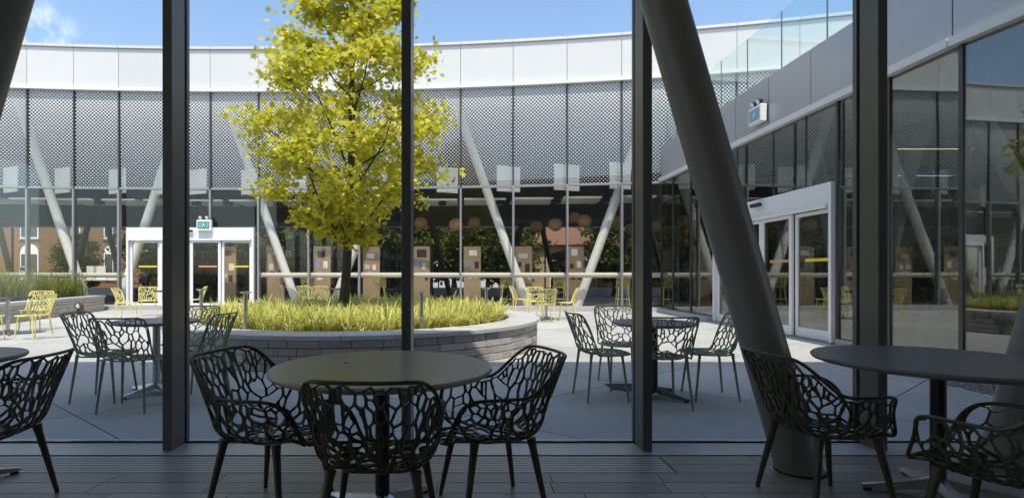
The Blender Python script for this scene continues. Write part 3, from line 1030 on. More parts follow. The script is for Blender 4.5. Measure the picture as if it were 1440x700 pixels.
# ------------------------------------------------------------------ lattice chairs
def lattice_shell(name, a, bf, bb, H_of, zs, rc, seed, dmin, strut, lean_back, lean_side, rim, m):
    rg = random.Random(seed)
    la = rc * 1.35

    def F(th):
        c, s = math.cos(th), math.sin(th)
        b = bf if c > 0 else bb
        n = 3.0
        return (abs(c / b) ** n + abs(s / a) ** n) ** (-1 / n)

    def P(th):                     # final wall angle and straight length
        th = (th + PI) % (2 * PI) - PI
        h = H_of(abs(th))
        k = smst(h / 0.13)
        back = smst((abs(math.degrees(th)) - 100) / 50)
        up = R(lean_side + (lean_back - lean_side) * back)
        phi = R(-6) + (up - R(-6)) * k
        if abs(phi) < 2e-3:
            phi = 2e-3
        Ls = max(0.0, h - la * 0.66) / 0.97
        return phi, Ls

    def A(th):
        phi, Ls = P(th)
        return F(th) - rc + la + Ls

    def S3(r, th):
        phi, Ls = P(th)
        f0 = F(th) - rc
        if r <= f0:
            h, z = r, 0.0
        else:
            s = min(r - f0, la)
            k = phi * s / la
            if abs(phi) > 1e-4:
                h = f0 + la / phi * math.sin(k)
                z = la / phi * (1 - math.cos(k))
            else:
                h, z = f0 + s, 0.0
            if r - f0 > la:
                e = r - f0 - la
                h += e * math.cos(phi)
                z += e * math.sin(phi)
        dish = -0.018 * math.exp(-(r / 0.15) ** 2)
        x, y_ = h * math.sin(th), h * math.cos(th)
        # gentle backward sweep of the upper back
        if y_ < 0 and z > 0.05:
            y_ -= 0.10 * max(0.0, z - 0.12) * 1.2
        return Vector((x, y_, zs + z + dish))

    # points
    pts = []
    tries = 0
    while tries < 9000:
        tries += 1
        x, y_ = rg.uniform(-0.75, 0.75), rg.uniform(-0.8, 0.6)
        th = math.atan2(x, y_)
        r = math.hypot(x, y_)
        if r > A(th) - dmin * 0.45:
            continue
        dm = dmin * (0.8 if r < 0.2 else 1.0)
        dm *= rg.choice((0.55, 0.7, 0.85, 1.0, 1.15, 1.3))
        er, el = (x / (r + 1e-6), y_ / (r + 1e-6)), (-y_ / (r + 1e-6), x / (r + 1e-6))
        wl_ = smst((r - 0.17) / 0.12)
        fr_, ft_ = 1 - 0.36 * wl_, 1 + 0.12 * wl_
        if all((((x - p[0]) * er[0] + (y_ - p[1]) * er[1]) * fr_) ** 2 + (((x - p[0]) * el[0] + (y_ - p[1]) * el[1]) * ft_) ** 2 > dm * dm for p in pts):
            pts.append((x, y_))
    nin = len(pts)
    nb = 90
    for k in range(nb):
        th = 2 * PI * k / nb
        r = A(th) + dmin * 0.40
        pts.append((r * math.sin(th), r * math.cos(th)))
    vs, es, fs, ov, oe, of = delaunay_2d_cdt([Vector(p) for p in pts], [], [], 0, 1e-6)
    node, edge = [], {}
    for fi, f in enumerate(fs):
        wgt = [rg.uniform(0.75, 1.25) for _ in f]
        cx = sum(vs[i].x * q for i, q in zip(f, wgt)) / sum(wgt)
        cy = sum(vs[i].y * q for i, q in zip(f, wgt)) / sum(wgt)
        th = math.atan2(cx, cy)
        r = math.hypot(cx, cy)
        am = A(th)
        if r > am - 0.002:
            cx, cy = cx * (am - 0.002) / r, cy * (am - 0.002) / r
        node.append((cx, cy))
        for k in range(3):
            e = tuple(sorted((f[k], f[(k + 1) % 3])))
            edge.setdefault(e, []).append(fi)
    isin = [bool(ov[i]) and ov[i][0] < nin for i in range(len(vs))]
    deg = {}
    links = []
    for e, fl_ in edge.items():
        if len(fl_) == 2 and (isin[e[0]] or isin[e[1]]):
            links.append(fl_)
            for q in fl_:
                deg[q] = deg.get(q, 0) + 1
    rg.shuffle(links)
    keep = []
    for p, q in links:
        if rg.random() < 0.10 and deg[p] > 2 and deg[q] > 2:
            deg[p] -= 1
            deg[q] -= 1
            continue
        keep.append((p, q))

    nb_ = {}
    for p, q in keep:
        nb_.setdefault(p, []).append(q)
        nb_.setdefault(q, []).append(p)
    for p, q in nb_.items():
        if len(q) == 2:
            node[p] = ((node[q[0]][0] + node[q[1]][0]) / 2, (node[q[0]][1] + node[q[1]][1]) / 2)

    def SX(p):
        return S3(math.hypot(*p), math.atan2(p[0], p[1]))

    def nor(p):
        e = 0.004
        a_ = SX((p[0] + e, p[1])) - SX((p[0] - e, p[1]))
        b_ = SX((p[0], p[1] + e)) - SX((p[0], p[1] - e))
        c_ = a_.cross(b_)
        return c_.normalized() if c_.length > 1e-12 else Vector((0, 0, 1))
    mb = MB()
    for p, q in keep:
        P0, P1 = Vector(node[p]), Vector(node[q])
        if (P1 - P0).length < 0.004:
            continue
        rm_ = (P0 + P1).length / 2
        rd = abs((P1 - P0).normalized().dot(((P0 + P1) / 2).normalized())) if rm_ > 0.02 else 0.5
        hw = strut * (0.62 + 0.55 * rd) * rg.uniform(0.75, 1.3) * (1.25 - 0.5 * min(1.0, rm_ / 0.5))
        ns = 3
        o_ = len(mb.v)
        c3 = [SX(P0.lerp(P1, k / ns)) for k in range(ns + 1)]
        for k in range(ns + 1):
            d = (c3[min(k + 1, ns)] - c3[max(k - 1, 0)]).normalized()
            n_ = nor(P0.lerp(P1, k / ns))
            t_ = n_.cross(d).normalized()
            n_ = d.cross(t_)
            wv_ = hw * (1.22 if k in (0, ns) else 0.95)
            c = c3[k] + (d * hw * 0.5 * (-1 if k == 0 else 1 if k == ns else 0))
            for sx, sz in ((-1, -1), (1, -1), (1, 1), (-1, 1)):
                mb.v.append(c + t_ * wv_ * sx + n_ * 0.0048 * sz)
        for k in range(ns):
            for z_ in range(4):
                z2 = (z_ + 1) % 4
                mb.f.append((o_ + k * 4 + z_, o_ + k * 4 + z2, o_ + k * 4 + 4 + z2, o_ + k * 4 + 4 + z_))
        mb.f += [(o_ + 3, o_ + 2, o_ + 1, o_), (o_ + ns * 4, o_ + ns * 4 + 1, o_ + ns * 4 + 2, o_ + ns * 4 + 3)]
    mb.mi = [0] * len(mb.f)
    me = mb.mesh(name, m, 50)
    rp = []
    for k in range(121):
        th = 2 * PI * k / 120
        rp.append(S3(A(th), th))
    rp = rp[:-1]
    for _ in range(4):
        rp = [rp[k] * 0.5 + (rp[k - 1] + rp[(k + 1) % 120]) * 0.25 for k in range(120)]
    rp.append(rp[0])
    rm = MB().tube(rp, rim, 7, cap=False).mesh(name + '_rim', m, 180)
    return me, rm


def H_arm(th):
    d = math.degrees(th)
    if d < 104:
        t_ = max(0.0, min(1.0, (d - 20) / 50))
        return 0.235 * (1 - (1 - t_) ** 2.6) * smst(t_ / 0.35)
    return 0.235 + 0.185 * smst((d - 104) / 40)


def H_side(th):
    d = math.degrees(th)
    return 0.39 * smst((d - 112) / 24)


arm_shell = lattice_shell('arm_shell', 0.265, 0.25, 0.235, H_arm, 0.39, 0.12, 11, 0.060, 0.0058, 75, 80, 0.0085, M['olive'])
side_shell = lattice_shell('side_shell', 0.215, 0.235, 0.215, H_side, 0.445, 0.085, 5, 0.064, 0.0056, 76, 70, 0.0080, M['sage'])


def leg_mesh(x0, y0, x1, y1, r0, r1, m, zt=0.447):
    return MB().tube([(x0, y0, zt), (x0 + (x1 - x0) * 0.12, y0 + (y1 - y0) * 0.12, zt - 0.05), (x1, y1, 0.012), (x1, y1, 0.0)], [r0 * 1.25, r0, r1, r1 * 0.9], 12).mesh('leg', m, 60)


def recolour(me, m):
    c = me.copy()
    c.materials.clear()
    c.materials.append(m)
    return c


LEGS = {}
SHELLS = {}
for nm, m in (('olive', M['olive']), ('sage', M['sage']), ('yellow', M['yellow'])):
    LEGS[nm] = []
    for sx in (-1, 1):
        for sy in (-1, 1):
            if nm == 'olive':
                LEGS[nm].append(leg_mesh(sx * 0.175, sy * 0.145, sx * 0.235, sy * 0.21, 0.019, 0.0115, m, 0.396))
            else:
                LEGS[nm].append(leg_mesh(sx * 0.165, sy * 0.15, sx * 0.20, sy * 0.20, 0.013, 0.010, m))
    src = arm_shell if nm == 'olive' else side_shell
    SHELLS[nm] = (recolour(src[0], m), recolour(src[1], m))


def chair(kind, x, y_, face, label, group, z=0.0):
    """face: plan angle in degrees the sitter looks towards (90 = away from the window wall)"""
    nm = 'armchair' if kind == 'olive' else 'lattice_chair'
    t = thing(nm, label, 'chair', (x, y_, z), R(face - 90), group)
    sh = link('shell', SHELLS[kind][0], t)
    link('rim', SHELLS[kind][1], sh)
    for l_ in LEGS[kind]:
        link('leg', l_, t)
    return t


# cafe armchairs
chair('olive', -0.36, 2.36, 88, 'dark lattice armchair with its back turned, tucked under the olive cafe table', None)
chair('olive', -0.97, 2.76, -16, 'dark lattice armchair left of the olive cafe table, facing the tucked-in chair', None)
chair('olive', 0.15, 2.78, 196, 'dark lattice armchair at the olive cafe table on the side of the slanted column', None)
chair('olive', -2.42, 2.72, 184, 'dark lattice armchair drawn up to the smallest cafe table', None)
chair('olive', 1.89, 2.83, 2, 'dark lattice armchair between the slanted column and the widest cafe table', None)
chair('olive', 2.22, 2.21, 115, 'dark lattice armchair with its arms pushed under the front of the widest cafe table', None)
# patio chairs in the shade
gl_ = 'sage lattice chairs at the shaded patio tables'
chair('sage', -2.95, 4.84, 94, 'sage lattice chair with its back to the window, at the patio table beside the planter', gl_)
chair('sage', -3.44, 5.20, 4, 'sage lattice chair at the shaded table by the planter, side on, nearest the raised bed', gl_)
chair('sage', -2.52, 5.18, 176, 'sage lattice chair at the shaded table by the planter, its back towards the planter wall', gl_)
chair('sage', -3.02, 5.98, -88, 'sage lattice chair behind the shaded table by the planter, facing the window', gl_)
chair('sage', 1.34, 5.26, 8, 'sage lattice chair at the shaded table by the side wing, back towards the planter', gl_)
chair('sage', 1.82, 4.94, 92, 'sage lattice chair, back to the window, at the shaded table by the side wing', gl_)
chair('sage', 2.42, 5.29, 176, 'sage lattice chair at the shaded table by the side wing, facing the planter', gl_)
chair('sage', 1.75, 5.92, -86, 'sage lattice chair facing the window behind the shaded table by the side wing', gl_)
# yellow chairs in the sun
gy = 'yellow lattice chairs in the sunny part of the courtyard'
for x, y_, f_, lab in ((-7.86, 9.92, 170, 'yellow lattice chair turned side on at the table by the raised bed wall'),
                       (-9.05, 11.45, -80, 'yellow lattice chair behind the table by the raised bed, facing the cafe'),
                       (-8.50, 9.62, 100, 'yellow lattice chair with its back to the cafe at the table by the raised bed'),
                       (-8.86, 14.25, 10, 'yellow lattice chair before the far sliding door, facing along the facade'),
                       (-8.95, 15.4, -60, 'yellow lattice chair before the far sliding door, facing the cafe'),
                       (-7.95, 16.1, 200, 'yellow lattice chair half hidden by grass before the far sliding door'),
                       (-4.80, 16.75, 80, 'yellow lattice chair behind the planter grass near the tree trunk'),
                       (-4.30, 16.55, 95, 'second yellow lattice chair behind the planter grass near the tree trunk'),
                       (1.75, 16.35, 5, 'yellow lattice chair close to the far glazing, side on to the sunny table'),
                       (2.07, 13.45, 95, 'yellow lattice chair with its back to the cafe at the sunny table past the planter'),
                       (2.80, 14.40, 172, 'yellow lattice chair at the sunny table past the planter, facing the planter'),
                       (2.05, 15.05, -90, 'yellow lattice chair behind the sunny table past the planter, facing the cafe')):
    chair('yellow', x, y_, f_, lab, gy)

# yellow bar stools at the counter behind the far glazing
sl_ = [MB().tube([(sx * 0.15, sy * 0.14, 0.64), (sx * 0.21, sy * 0.21, 0.0)], [0.014, 0.011], 8).mesh('leg', M['yellow'], 60) for sx in (-1, 1) for sy in (-1, 1)]
for x, y_, f_ in ((3.42, 19.0, -90), (1.55, 19.0, -85), (5.6, 18.9, -95), (-5.6, 19.7, -90), (-3.0, 19.7, -88)):
    t = thing('bar_stool', 'yellow lattice bar stool behind the far glazing by the rail', 'stool', (x, y_, 0.1), R(f_ + 90), 'yellow bar stools behind the far glazing')
    s_ = link('shell', SHELLS['yellow'][0], t, (0, 0, 0.19))
    link('rim', SHELLS['yellow'][1], s_)
    for l_ in sl_:
        link('leg', l_, t)
    MB().tube([(0.195 * math.cos(PI / 4 + k * PI / 2) * 1.4, 0.19 * math.sin(PI / 4 + k * PI / 2) * 1.4, 0.22) for k in range(5)], 0.008, 6).build('foot_ring', M['yellow'], t)


# ------------------------------------------------------------------ tables
def table(x, y_, r, h, m, label, group=None, rot=0.0, prong=0.36, pole='dark_steel', base='steel', thick=0.032):
    t = thing('round_table', label, 'table', (x, y_, 0), rot, group)
    tp = MB().lathe([(r - 0.030, h - thick), (r - 0.008, h - thick * 0.75), (r - 0.001, h - thick * 0.45), (r, h - thick * 0.3), (r - 0.003, h - 0.004), (r - 0.008, h)], 96)
    tp = tp.build('table_top', m, t, 25)
    MB().tube([(0, 0, 0.07), (0, 0, h - thick)], 0.036, 20).build('pole', M[pole], t, 40)
    MB().lathe([(0.12, h - thick - 0.012), (0.12, h - thick - 0.002), (0.04, h - thick - 0.001)], 20).build('mount_plate', M[pole], t, 30)
    for k in range(4):
        a = PI / 4 + k * PI / 2
        c, s = math.cos(a), math.sin(a)
        f_ = MB()
        n = 8
        for q in range(n + 1):
            e = q / n
            rr = 0.02 + (prong - 0.02) * e
            zt = 0.105 - 0.075 * e ** 0.8
            hw = 0.030 - 0.010 * e
            zb = max(0.016, zt - 0.055 + 0.03 * e)
            for (o_, z_) in ((-hw, zb), (hw, zb), (hw * 0.6, zt), (-hw * 0.6, zt)):
                f_.v.append((c * rr - s * o_, s * rr + c * o_, z_))
        for q in range(n):
            for z_ in range(4):
                z2 = (z_ + 1) % 4
                f_.f.append((q * 4 + z_, q * 4 + z2, q * 4 + 4 + z2, q * 4 + 4 + z_))
                f_.mi.append(0)
        f_.f += [(3, 2, 1, 0), (n * 4, n * 4 + 1, n * 4 + 2, n * 4 + 3)]
        f_.mi += [0, 0]
        ft = f_.build('foot', M[base], t, 35)
        MB().lathe([(0.02, 0.0), (0.022, 0.010), (0.010, 0.018)], 12, c=(c * (prong - 0.03), s * (prong - 0.03), 0)).build('glide', M['black'], ft)
    return t


table(-0.40, 2.71, 0.549, 0.74, M['table_olive'], 'round olive cafe table with three dark armchairs around it', rot=R(10))
table(2.58, 2.93, 0.585, 0.74, M['table_dark'], 'widest round dark cafe table beside the slanted column', rot=R(30))
table(-2.93, 3.02, 0.40, 0.74, M['table_dark'], 'smallest round cafe table with a single dark armchair')
table(-3.10, 5.48, 0.40, 0.73, M['table_dark'], 'round patio table in the shade beside the planter', rot=R(20), pole='steel')
table(1.88, 5.30, 0.40, 0.73, M['table_dark'], 'round patio table in the shade near the side wing', rot=R(-5), base='dark_steel')
table(-9.0, 10.7, 0.42, 0.74, M['dark_steel'], 'round table in the sun by the raised bed', pole='steel')
table(2.2, 14.15, 0.42, 0.74, M['dark_steel'], 'round table in the sun between planter and far glazing', rot=R(15), pole='steel')
table(-8.1, 15.0, 0.42, 0.74, M['dark_steel'], 'round table in the sun before the far sliding door', pole='steel')
table(-4.0, 17.0, 0.38, 0.74, M['dark_steel'], 'round table behind the planter close to the far glazing', pole='steel')

for tb, gx, gy in (('round olive', -0.604, 2.80), ('widest', 2.2, 3.15)):
    for o in list(C.objects):
        if o.name.startswith('round_table') and tb in o.get('label', ''):
            v = Vector((gx - o.location.x, gy - o.location.y, 0))
            v.rotate(Matrix.Rotation(-o.rotation_euler.z, 3, 'Z'))
            MB().lathe([(0.012, 0.7405), (0.012, 0.7415), (0.004, 0.742)], 14, c=(v.x, v.y, 0)).build('dark_spot', M['black'], o)  # small black disc for the dark spot on the table top

# square drain in the patio
dr = thing('drain_grate', 'dark square drain grate in the shaded patio', 'drain', (1.72, 5.75, 0.0))
MB().box(-0.17, 0.17, -0.17, 0.17, -0.004, 0.0015).build('plate', M['black'], dr)
ds = MB().box(-0.16, 0.16, -0.009, 0.009, 0.0016, 0.006).mesh('slat', M['dark_steel'])
for k in range(8):
    link('slat', ds, dr, (0, -0.14 + k * 0.04, 0))

# ------------------------------------------------------------------ round planter with tree
PC = Vector((-1.8, 9.65))
pl = thing('round_planter', 'large round brick planter with pale stone cap in the courtyard', 'planter', (PC.x, PC.y, 0))
RO, RI, PH = 3.10, 2.62, 0.455
mb = MB()
n = 96
prof = [(RO - 0.032, 0.001), (RO - 0.032, 0.395), (RI + 0.05, 0.395), (RI + 0.05, 0.001)]
for r, z in prof:
    for k in range(n):
        a = 2 * PI * k / n
        mb.v.append((r * math.cos(a), r * math.sin(a), z))
for i in range(4):
    for k in range(n):
        k2 = (k + 1) % n
        j = (i + 1) % 4
        mb.f.append((i * n + k, i * n + k2, j * n + k2, j * n + k))
        mb.mi.append(0)
mb.build('mortar_core', M['mortar'], pl)
rng = random.Random(3)
CH = 0.0985
brick_me = []
for bl in (0.24, 0.31, 0.39):
    q = MB()
    # slightly rough faced block, centred, outward = -y
    q.box(-bl / 2 + 0.004, bl / 2 - 0.004, -0.001, 0.09, 0.004, CH - 0.004, bev=0.007)
    brick_me.append((bl, q.mesh('brick', M['brick'])))
for course in range(4):
    a = rng.uniform(0, 0.1)
    end = a + 2 * PI
    while True:
        bl, me = rng.choice(brick_me)
        da = bl / RO
        if a + da > end:
            break
        am = a + da / 2
        o = link('brick', me, pl, (0, 0, 0))
        rr = RO + rng.uniform(-0.006, 0.006)
        o.location = (rr * math.cos(am), rr * math.sin(am), course * CH + 0.001)
        o.rotation_euler = (0, 0, am + PI / 2)
        a += da
nc = 30
cap_mb = MB()
for k in range(nc):
    a0, a1 = 2 * PI * k / nc + 0.0012, 2 * PI * (k + 1) / nc - 0.0012
    c_ = MB()
    seg = 4
    ro, ri = RO + 0.045, RI
    pf = [(ri, 0.396), (ro - 0.004, 0.396), (ro, 0.402), (ro, PH - 0.008), (ro - 0.008, PH), (ri + 0.006, PH), (ri, PH - 0.006)]
    for q in range(seg + 1):
        aa = a0 + (a1 - a0) * q / seg
        for r, z in pf:
            c_.v.append((r * math.cos(aa), r * math.sin(aa), z))
    m_ = len(pf)
    for q in range(seg):
        for z in range(m_):
            z2 = (z + 1) % m_
            c_.f.append((q * m_ + z, q * m_ + m_ + z, q * m_ + m_ + z2, q * m_ + z2))
    c_.f += [tuple(range(m_)), tuple(reversed(range(seg * m_, seg * m_ + m_)))]
    c_.mi = [0] * len(c_.f)
    c_.build('cap_stone', M['cap'], pl)
MB().lathe([(RI + 0.04, 0.10), (RI + 0.04, 0.37), (1.5, 0.41), (0.3, 0.42)], 48).build('soil', M['soil'], pl)


def blades(name, spots, hmin, hmax, wid, m, seed, label, cat, spread=0.6, per=26):
    """tufts of arching blades"""
    rg = random.Random(seed)
    V, Fc = [], []
    for (x, y_, z) in spots:
        sc = rg.uniform(0.62, 1.32)
        for _ in range(per):
            a = rg.uniform(0, 2 * PI)
            h = rg.uniform(hmin, hmax) * sc
            sp = rg.uniform(0.15, 1.0) * spread * h
            dx, dy = math.cos(a), math.sin(a)
            wx_, wy_ = -dy * wid * rg.uniform(0.7, 1.3), dx * wid * rg.uniform(0.7, 1.3)
            bx, by_ = x + rg.gauss(0, 0.035), y_ + rg.gauss(0, 0.035)
            o_ = len(V)
            for t_, wf in ((0, 1), (0.45, 1.0), (0.8, 0.75)):
                px = bx + dx * sp * t_ ** 1.6
                py = by_ + dy * sp * t_ ** 1.6
                pz = z + h * (t_ - 0.28 * t_ ** 3 * (sp / h) * 1.6)
                V.append((px - wx_ * wf / 2, py - wy_ * wf / 2, pz))
                V.append((px + wx_ * wf / 2, py + wy_ * wf / 2, pz))
            V.append((bx + dx * sp, by_ + dy * sp, z + h * (1 - 0.45 * sp / h)))
            Fc += [(o_, o_ + 1, o_ + 3, o_ + 2), (o_ + 2, o_ + 3, o_ + 5, o_ + 4), (o_ + 4, o_ + 5, o_ + 6)]
    me = bpy.data.meshes.new(name)
    me.from_pydata(V, [], Fc)
    me.materials.append(m)
    o = link(name, me)
    return stuff(o, label, cat)


rng = random.Random(12)
spots = []
BOL = [(-2.95, 7.36), (-0.56, 7.42), (-4.20, 8.70), (0.42, 9.45), (-3.70, 11.2)]
while len(spots) < 820:
    a, r = rng.uniform(0, 2 * PI), (RI - 0.10) * math.sqrt(rng.random())
    x, y_ = PC.x + r * math.cos(a), PC.y + r * math.sin(a)
    if math.hypot(x + 2.13, y_ - 9.65) < 0.22 or min(math.hypot(x - b[0], y_ - b[1]) for b in BOL) < 0.10:
        continue
    if all((x - s[0]) ** 2 + (y_ - s[1]) ** 2 > 0.012 for s in spots[-500:]):
        spots.append((x, y_, 0.39))
blades('planter_grass', spots, 0.20, 0.44, 0.020, M['grass'], 6, 'yellow green arching sedge filling the round planter', 'grass', 1.45, 16)

for x, y_ in BOL:
    t = thing('bollard_light', 'slim steel bollard light with flat disc head standing in the planter grass', 'bollard light', (x, y_, 0.40), 0, 'bollard lights in the planter')
    MB().tube([(0, 0, 0), (0, 0, 0.50)], 0.028, 14).build('post', M['steel'], t, 50)
    MB().lathe([(0.03, 0.50), (0.032, 0.525), (0.075, 0.545), (0.078, 0.556), (0.06, 0.56)], 20).build('head', M['steel'], t, 40)


# trees
def make_tree(name, label, cat, base, profile, trunk_h, r0, top, nl, leaf, leafmat, barkmat, seed, shape='maple', group=None, nbr=26, clump=0.34, ctr=(0, 0)):
    """trunk with limbs ending in leaf clumps spread inside a lathed crown profile [(z, radius)]"""
    rg = random.Random(seed)
    t = thing(name, label, cat, base, 0, group)
    zs_ = [p[0] for p in profile]
    rs_ = [p[1] for p in profile]

    def rad(z):
        return float(np.interp(z, zs_, rs_))
    tk = MB()
    pts, rr = [], []
    for k in range(13):
        e = k / 12
        pts.append((0.05 * math.sin(e * 5) + ctr[0] * e, 0.04 * math.cos(e * 4) - 0.04 + ctr[1] * e, top * e * 0.97))
        rr.append(r0 * (1 - e) ** 0.8 + 0.006 + (0.35 * r0 if k == 0 else 0))
    tk.tube(pts, rr, 10)
    clumps = []
    for b in range(nbr):
        e = (b + 0.5) / nbr
        zt = zs_[0] + (zs_[-1] - zs_[0]) * e ** 0.9
        a = b * 2.399 + rg.uniform(-0.4, 0.4)
        rt = rad(zt) * rg.uniform(0.70, 0.98)
        zo = max(trunk_h * 0.9, zt - rt * rg.uniform(0.55, 0.95))
        f_ = min(0.97, zo / top)
        i = min(11, int(f_ * 12))
        p0 = Vector(pts[i]).lerp(Vector(pts[i + 1]), f_ * 12 - i)
        p3 = Vector((ctr[0] * f_ + rt * math.cos(a), ctr[1] * f_ + rt * math.sin(a), zt))
        p1 = p0.lerp(p3, 0.4) + Vector((0, 0, -0.04 * rt)) + Vector((rg.uniform(-1, 1), rg.uniform(-1, 1), 0)) * 0.06 * rt
        p2 = p0.lerp(p3, 0.72) + Vector((rg.uniform(-1, 1), rg.uniform(-1, 1), rg.uniform(-0.3, 1))) * 0.07 * rt
        br = r0 * 0.34 * (1 - 0.6 * e)
        tk.tube([p0, p1, p2, p3], [br, br * 0.72, br * 0.45, 0.006], 6)
        for _ in range(5):
            s = rg.uniform(0.45, 1.0)
            q0 = p1.lerp(p3, s)
            d = Vector((rg.gauss(0, 1), rg.gauss(0, 1), rg.gauss(0.2, 0.6))).normalized() * rt * rg.uniform(0.25, 0.5)
            q1 = q0 + d
            rmax = rad(q1.z) * 1.0
            h = math.hypot(q1.x - ctr[0] * f_, q1.y - ctr[1] * f_)
            if h > rmax and h > 0.01:
                q1.x *= rmax / h
                q1.y *= rmax / h
            q1.z = max(q1.z, zs_[0])
            tk.tube([q0, q0.lerp(q1, 0.5) + Vector((0, 0, 0.02)), q1], [br * 0.35, br * 0.22, 0.004], 5)
            clumps.append((q1, rg.uniform(0.7, 1.25)))
            clumps.append((q0.lerp(q1, 0.45), rg.uniform(0.5, 0.9)))
        clumps.append((p3, rg.uniform(0.8, 1.2)))
    for _ in range(int(nbr * 0.5)):         # inner leaves
        z = rg.uniform(zs_[0] + 0.1, zs_[-1])
        r = rad(z) * math.sqrt(rg.random()) * 0.9
        a = rg.uniform(0, 2 * PI)
        clumps.append((Vector((ctr[0] * z / top + r * math.cos(a), ctr[1] * z / top + r * math.sin(a), z)), rg.uniform(0.6, 1.1)))
    tk.build('trunk', barkmat, t, 70)
    # leaves
    if shape == 'maple':
        base2 = [(0, -0.5), (0.16, -0.16), (0.5, -0.22), (0.30, 0.06), (0.46, 0.34), (0.17, 0.22), (0.0, 0.62), (-0.17, 0.22), (-0.46, 0.34), (-0.30, 0.06), (-0.5, -0.22), (-0.16, -0.16)]
    else:
        base2 = [(0, -0.5), (0.32, -0.05), (0.0, 0.55), (-0.32, -0.05)]
    b2 = np.array(base2)
    nv = len(b2)
    npr = np.random.RandomState(seed)
    ci = npr.randint(0, len(clumps), nl)
    cc = np.array([tuple(c[0]) for c in clumps])[ci]
    cs = np.array([c[1] for c in clumps])[ci]
    off = np.clip(npr.normal(0, 1, (nl, 3)), -1.7, 1.7) * np.array([1, 1, 0.55]) * (clump * cs)[:, None] * 0.62
    pos = cc + off
    nrm = npr.normal(0, 1, (nl, 3)) * np.array([0.75, 0.75, 0.5]) + np.array([0, -0.25, 0.75])
    nrm /= np.linalg.norm(nrm, axis=1)[:, None]
    ref = npr.normal(0, 1, (nl, 3)) + np.array([0, 0, -0.8])
    tx = np.cross(nrm, ref)
    tx /= np.linalg.norm(tx, axis=1)[:, None] + 1e-9
    ty = np.cross(nrm, tx)
    sz = leaf * npr.uniform(0.65, 1.25, nl)
    fold = (np.abs(b2[:, 0]) * -0.35)[None, :, None] * nrm[:, None, :]
    vv = pos[:, None, :] + (b2[None, :, 0:1] * tx[:, None, :] + b2[None, :, 1:2] * ty[:, None, :] + fold) * sz[:, None, None]
    me = bpy.data.meshes.new('crown')
    me.vertices.add(nl * nv)
    me.vertices.foreach_set('co', vv.reshape(-1).astype(np.float32))
    me.loops.add(nl * nv)
    me.loops.foreach_set('vertex_index', np.arange(nl * nv, dtype=np.int32))
    me.polygons.add(nl)
    me.polygons.foreach_set('loop_start', np.arange(0, nl * nv, nv, dtype=np.int32))
    me.polygons.foreach_set('loop_total', np.full(nl, nv, dtype=np.int32))
    me.materials.append(leafmat)
    me.update(calc_edges=True)
    link('crown', me, t)
    return t


make_tree('maple_tree', 'yellow green maple tree growing in the round planter', 'tree', (-2.13, 9.65, 0.38),
          [(1.45, 0.2), (1.85, 0.75), (2.25, 1.4), (2.7, 1.8), (3.3, 1.85), (3.9, 1.8), (4.5, 1.42), (5.2, 1.0), (5.9, 0.7), (6.8, 0.4), (7.4, 0.1)],
          1.5, 0.085, 7.4, 19500, 0.112, M['leaf'], M['bark'], 21, nbr=40, clump=0.31, ctr=(0.28, 0))

# ------------------------------------------------------------------ raised bed at the left
bed = thing('raised_bed', 'long raised bed with pale stone wall and capping by the far glazing', 'raised bed', (-11.2, 14.5, 0))
W0, W1 = Vector((-11.75, 17.75)), Vector((-10.35, 9.2))
dv = (W1 - W0)
wl = dv.length
dv.normalize()
ang = math.atan2(dv.y, dv.x)
nv_ = Vector((-dv.y, dv.x))       # towards the courtyard (right side seen)


def Bd(mb, name, m, smooth=None):
    mb.v = [(p[0] + 11.2, p[1] - 14.5, p[2]) for p in mb.v]
    return mb.build(name, m, bed, smooth)


inn = -0.02
Bd(MB().bar(W0 - nv_ * 0.16, W1 - nv_ * 0.16, 0.125, 0.001, 0.42), 'mortar_core', M['mortar'])
rng = random.Random(9)
bme = []
for bl in (0.42, 0.6, 0.8):
    q = MB()
    q.box(-bl / 2 + 0.003, bl / 2 - 0.003, -0.10, 0.0, 0.003, 0.102, bev=0.005)
    bme.append((bl, q.mesh('stone', M['brick2'])))
for course in range(4):
    s_ = 0.0
    while s_ < wl - 0.4:
        bl, me = rng.choice(bme)
        p = W0 + dv * (s_ + bl / 2) - nv_ * rng.uniform(-0.004, 0.004)
        o = link('stone', me, bed, (p.x + 11.2, p.y - 14.5, course * 0.105 + 0.001), ang)
        s_ += bl
k = 0
while k * 1.2 < wl:
    s0, s1 = k * 1.2 + 0.004, min(wl, (k + 1) * 1.2 - 0.004)
    Bd(MB().bar(W0 + dv * s0 - nv_ * 0.15, W0 + dv * s1 - nv_ * 0.15, 0.185, 0.423, 0.50), 'cap_stone', M['cap'])
    k += 1
Bd(MB().prism([(W0.x - 0.3, W0.y), (-18, 17.8), (-18, 9.2), (W1.x - 0.3, W1.y)], 0.0, 0.42), 'soil', M['soil'])
spots = []
for _ in range(650):
    y_ = rng.uniform(9.4, 17.6)
    e = (y_ - W0.y) / (W1.y - W0.y)
    xe = W0.x + (W1.x - W0.x) * e - 0.45
    spots.append((xe - abs(rng.gauss(0, 1.1)), y_, 0.40))
blades('bed_grass', spots, 0.35, 0.85, 0.014, M['grass_tall'], 16, 'tall loose green grass growing in the raised bed', 'grass', 0.35, 22)
p = W0 + dv * 1.55
ob = thing('outlet_box', 'small rusty outlet box on the raised bed wall', 'outlet box', (p.x + nv_.x * 0.045, p.y + nv_.y * 0.045, 0.02), ang)
MB().box(-0.12, 0.12, -0.035, 0.03, 0.0, 0.26, bev=0.006).build('box', M['rust'], ob)
MB().box(-0.09, 0.09, 0.0305, 0.036, 0.03, 0.23).build('cover', M['rust'], ob)
MB().tube([(0.2, 0.0, 0.22), (0.2, 0.04, 0.22)], 0.06, 14).build('round_plate', M['white_board'], ob, 40)


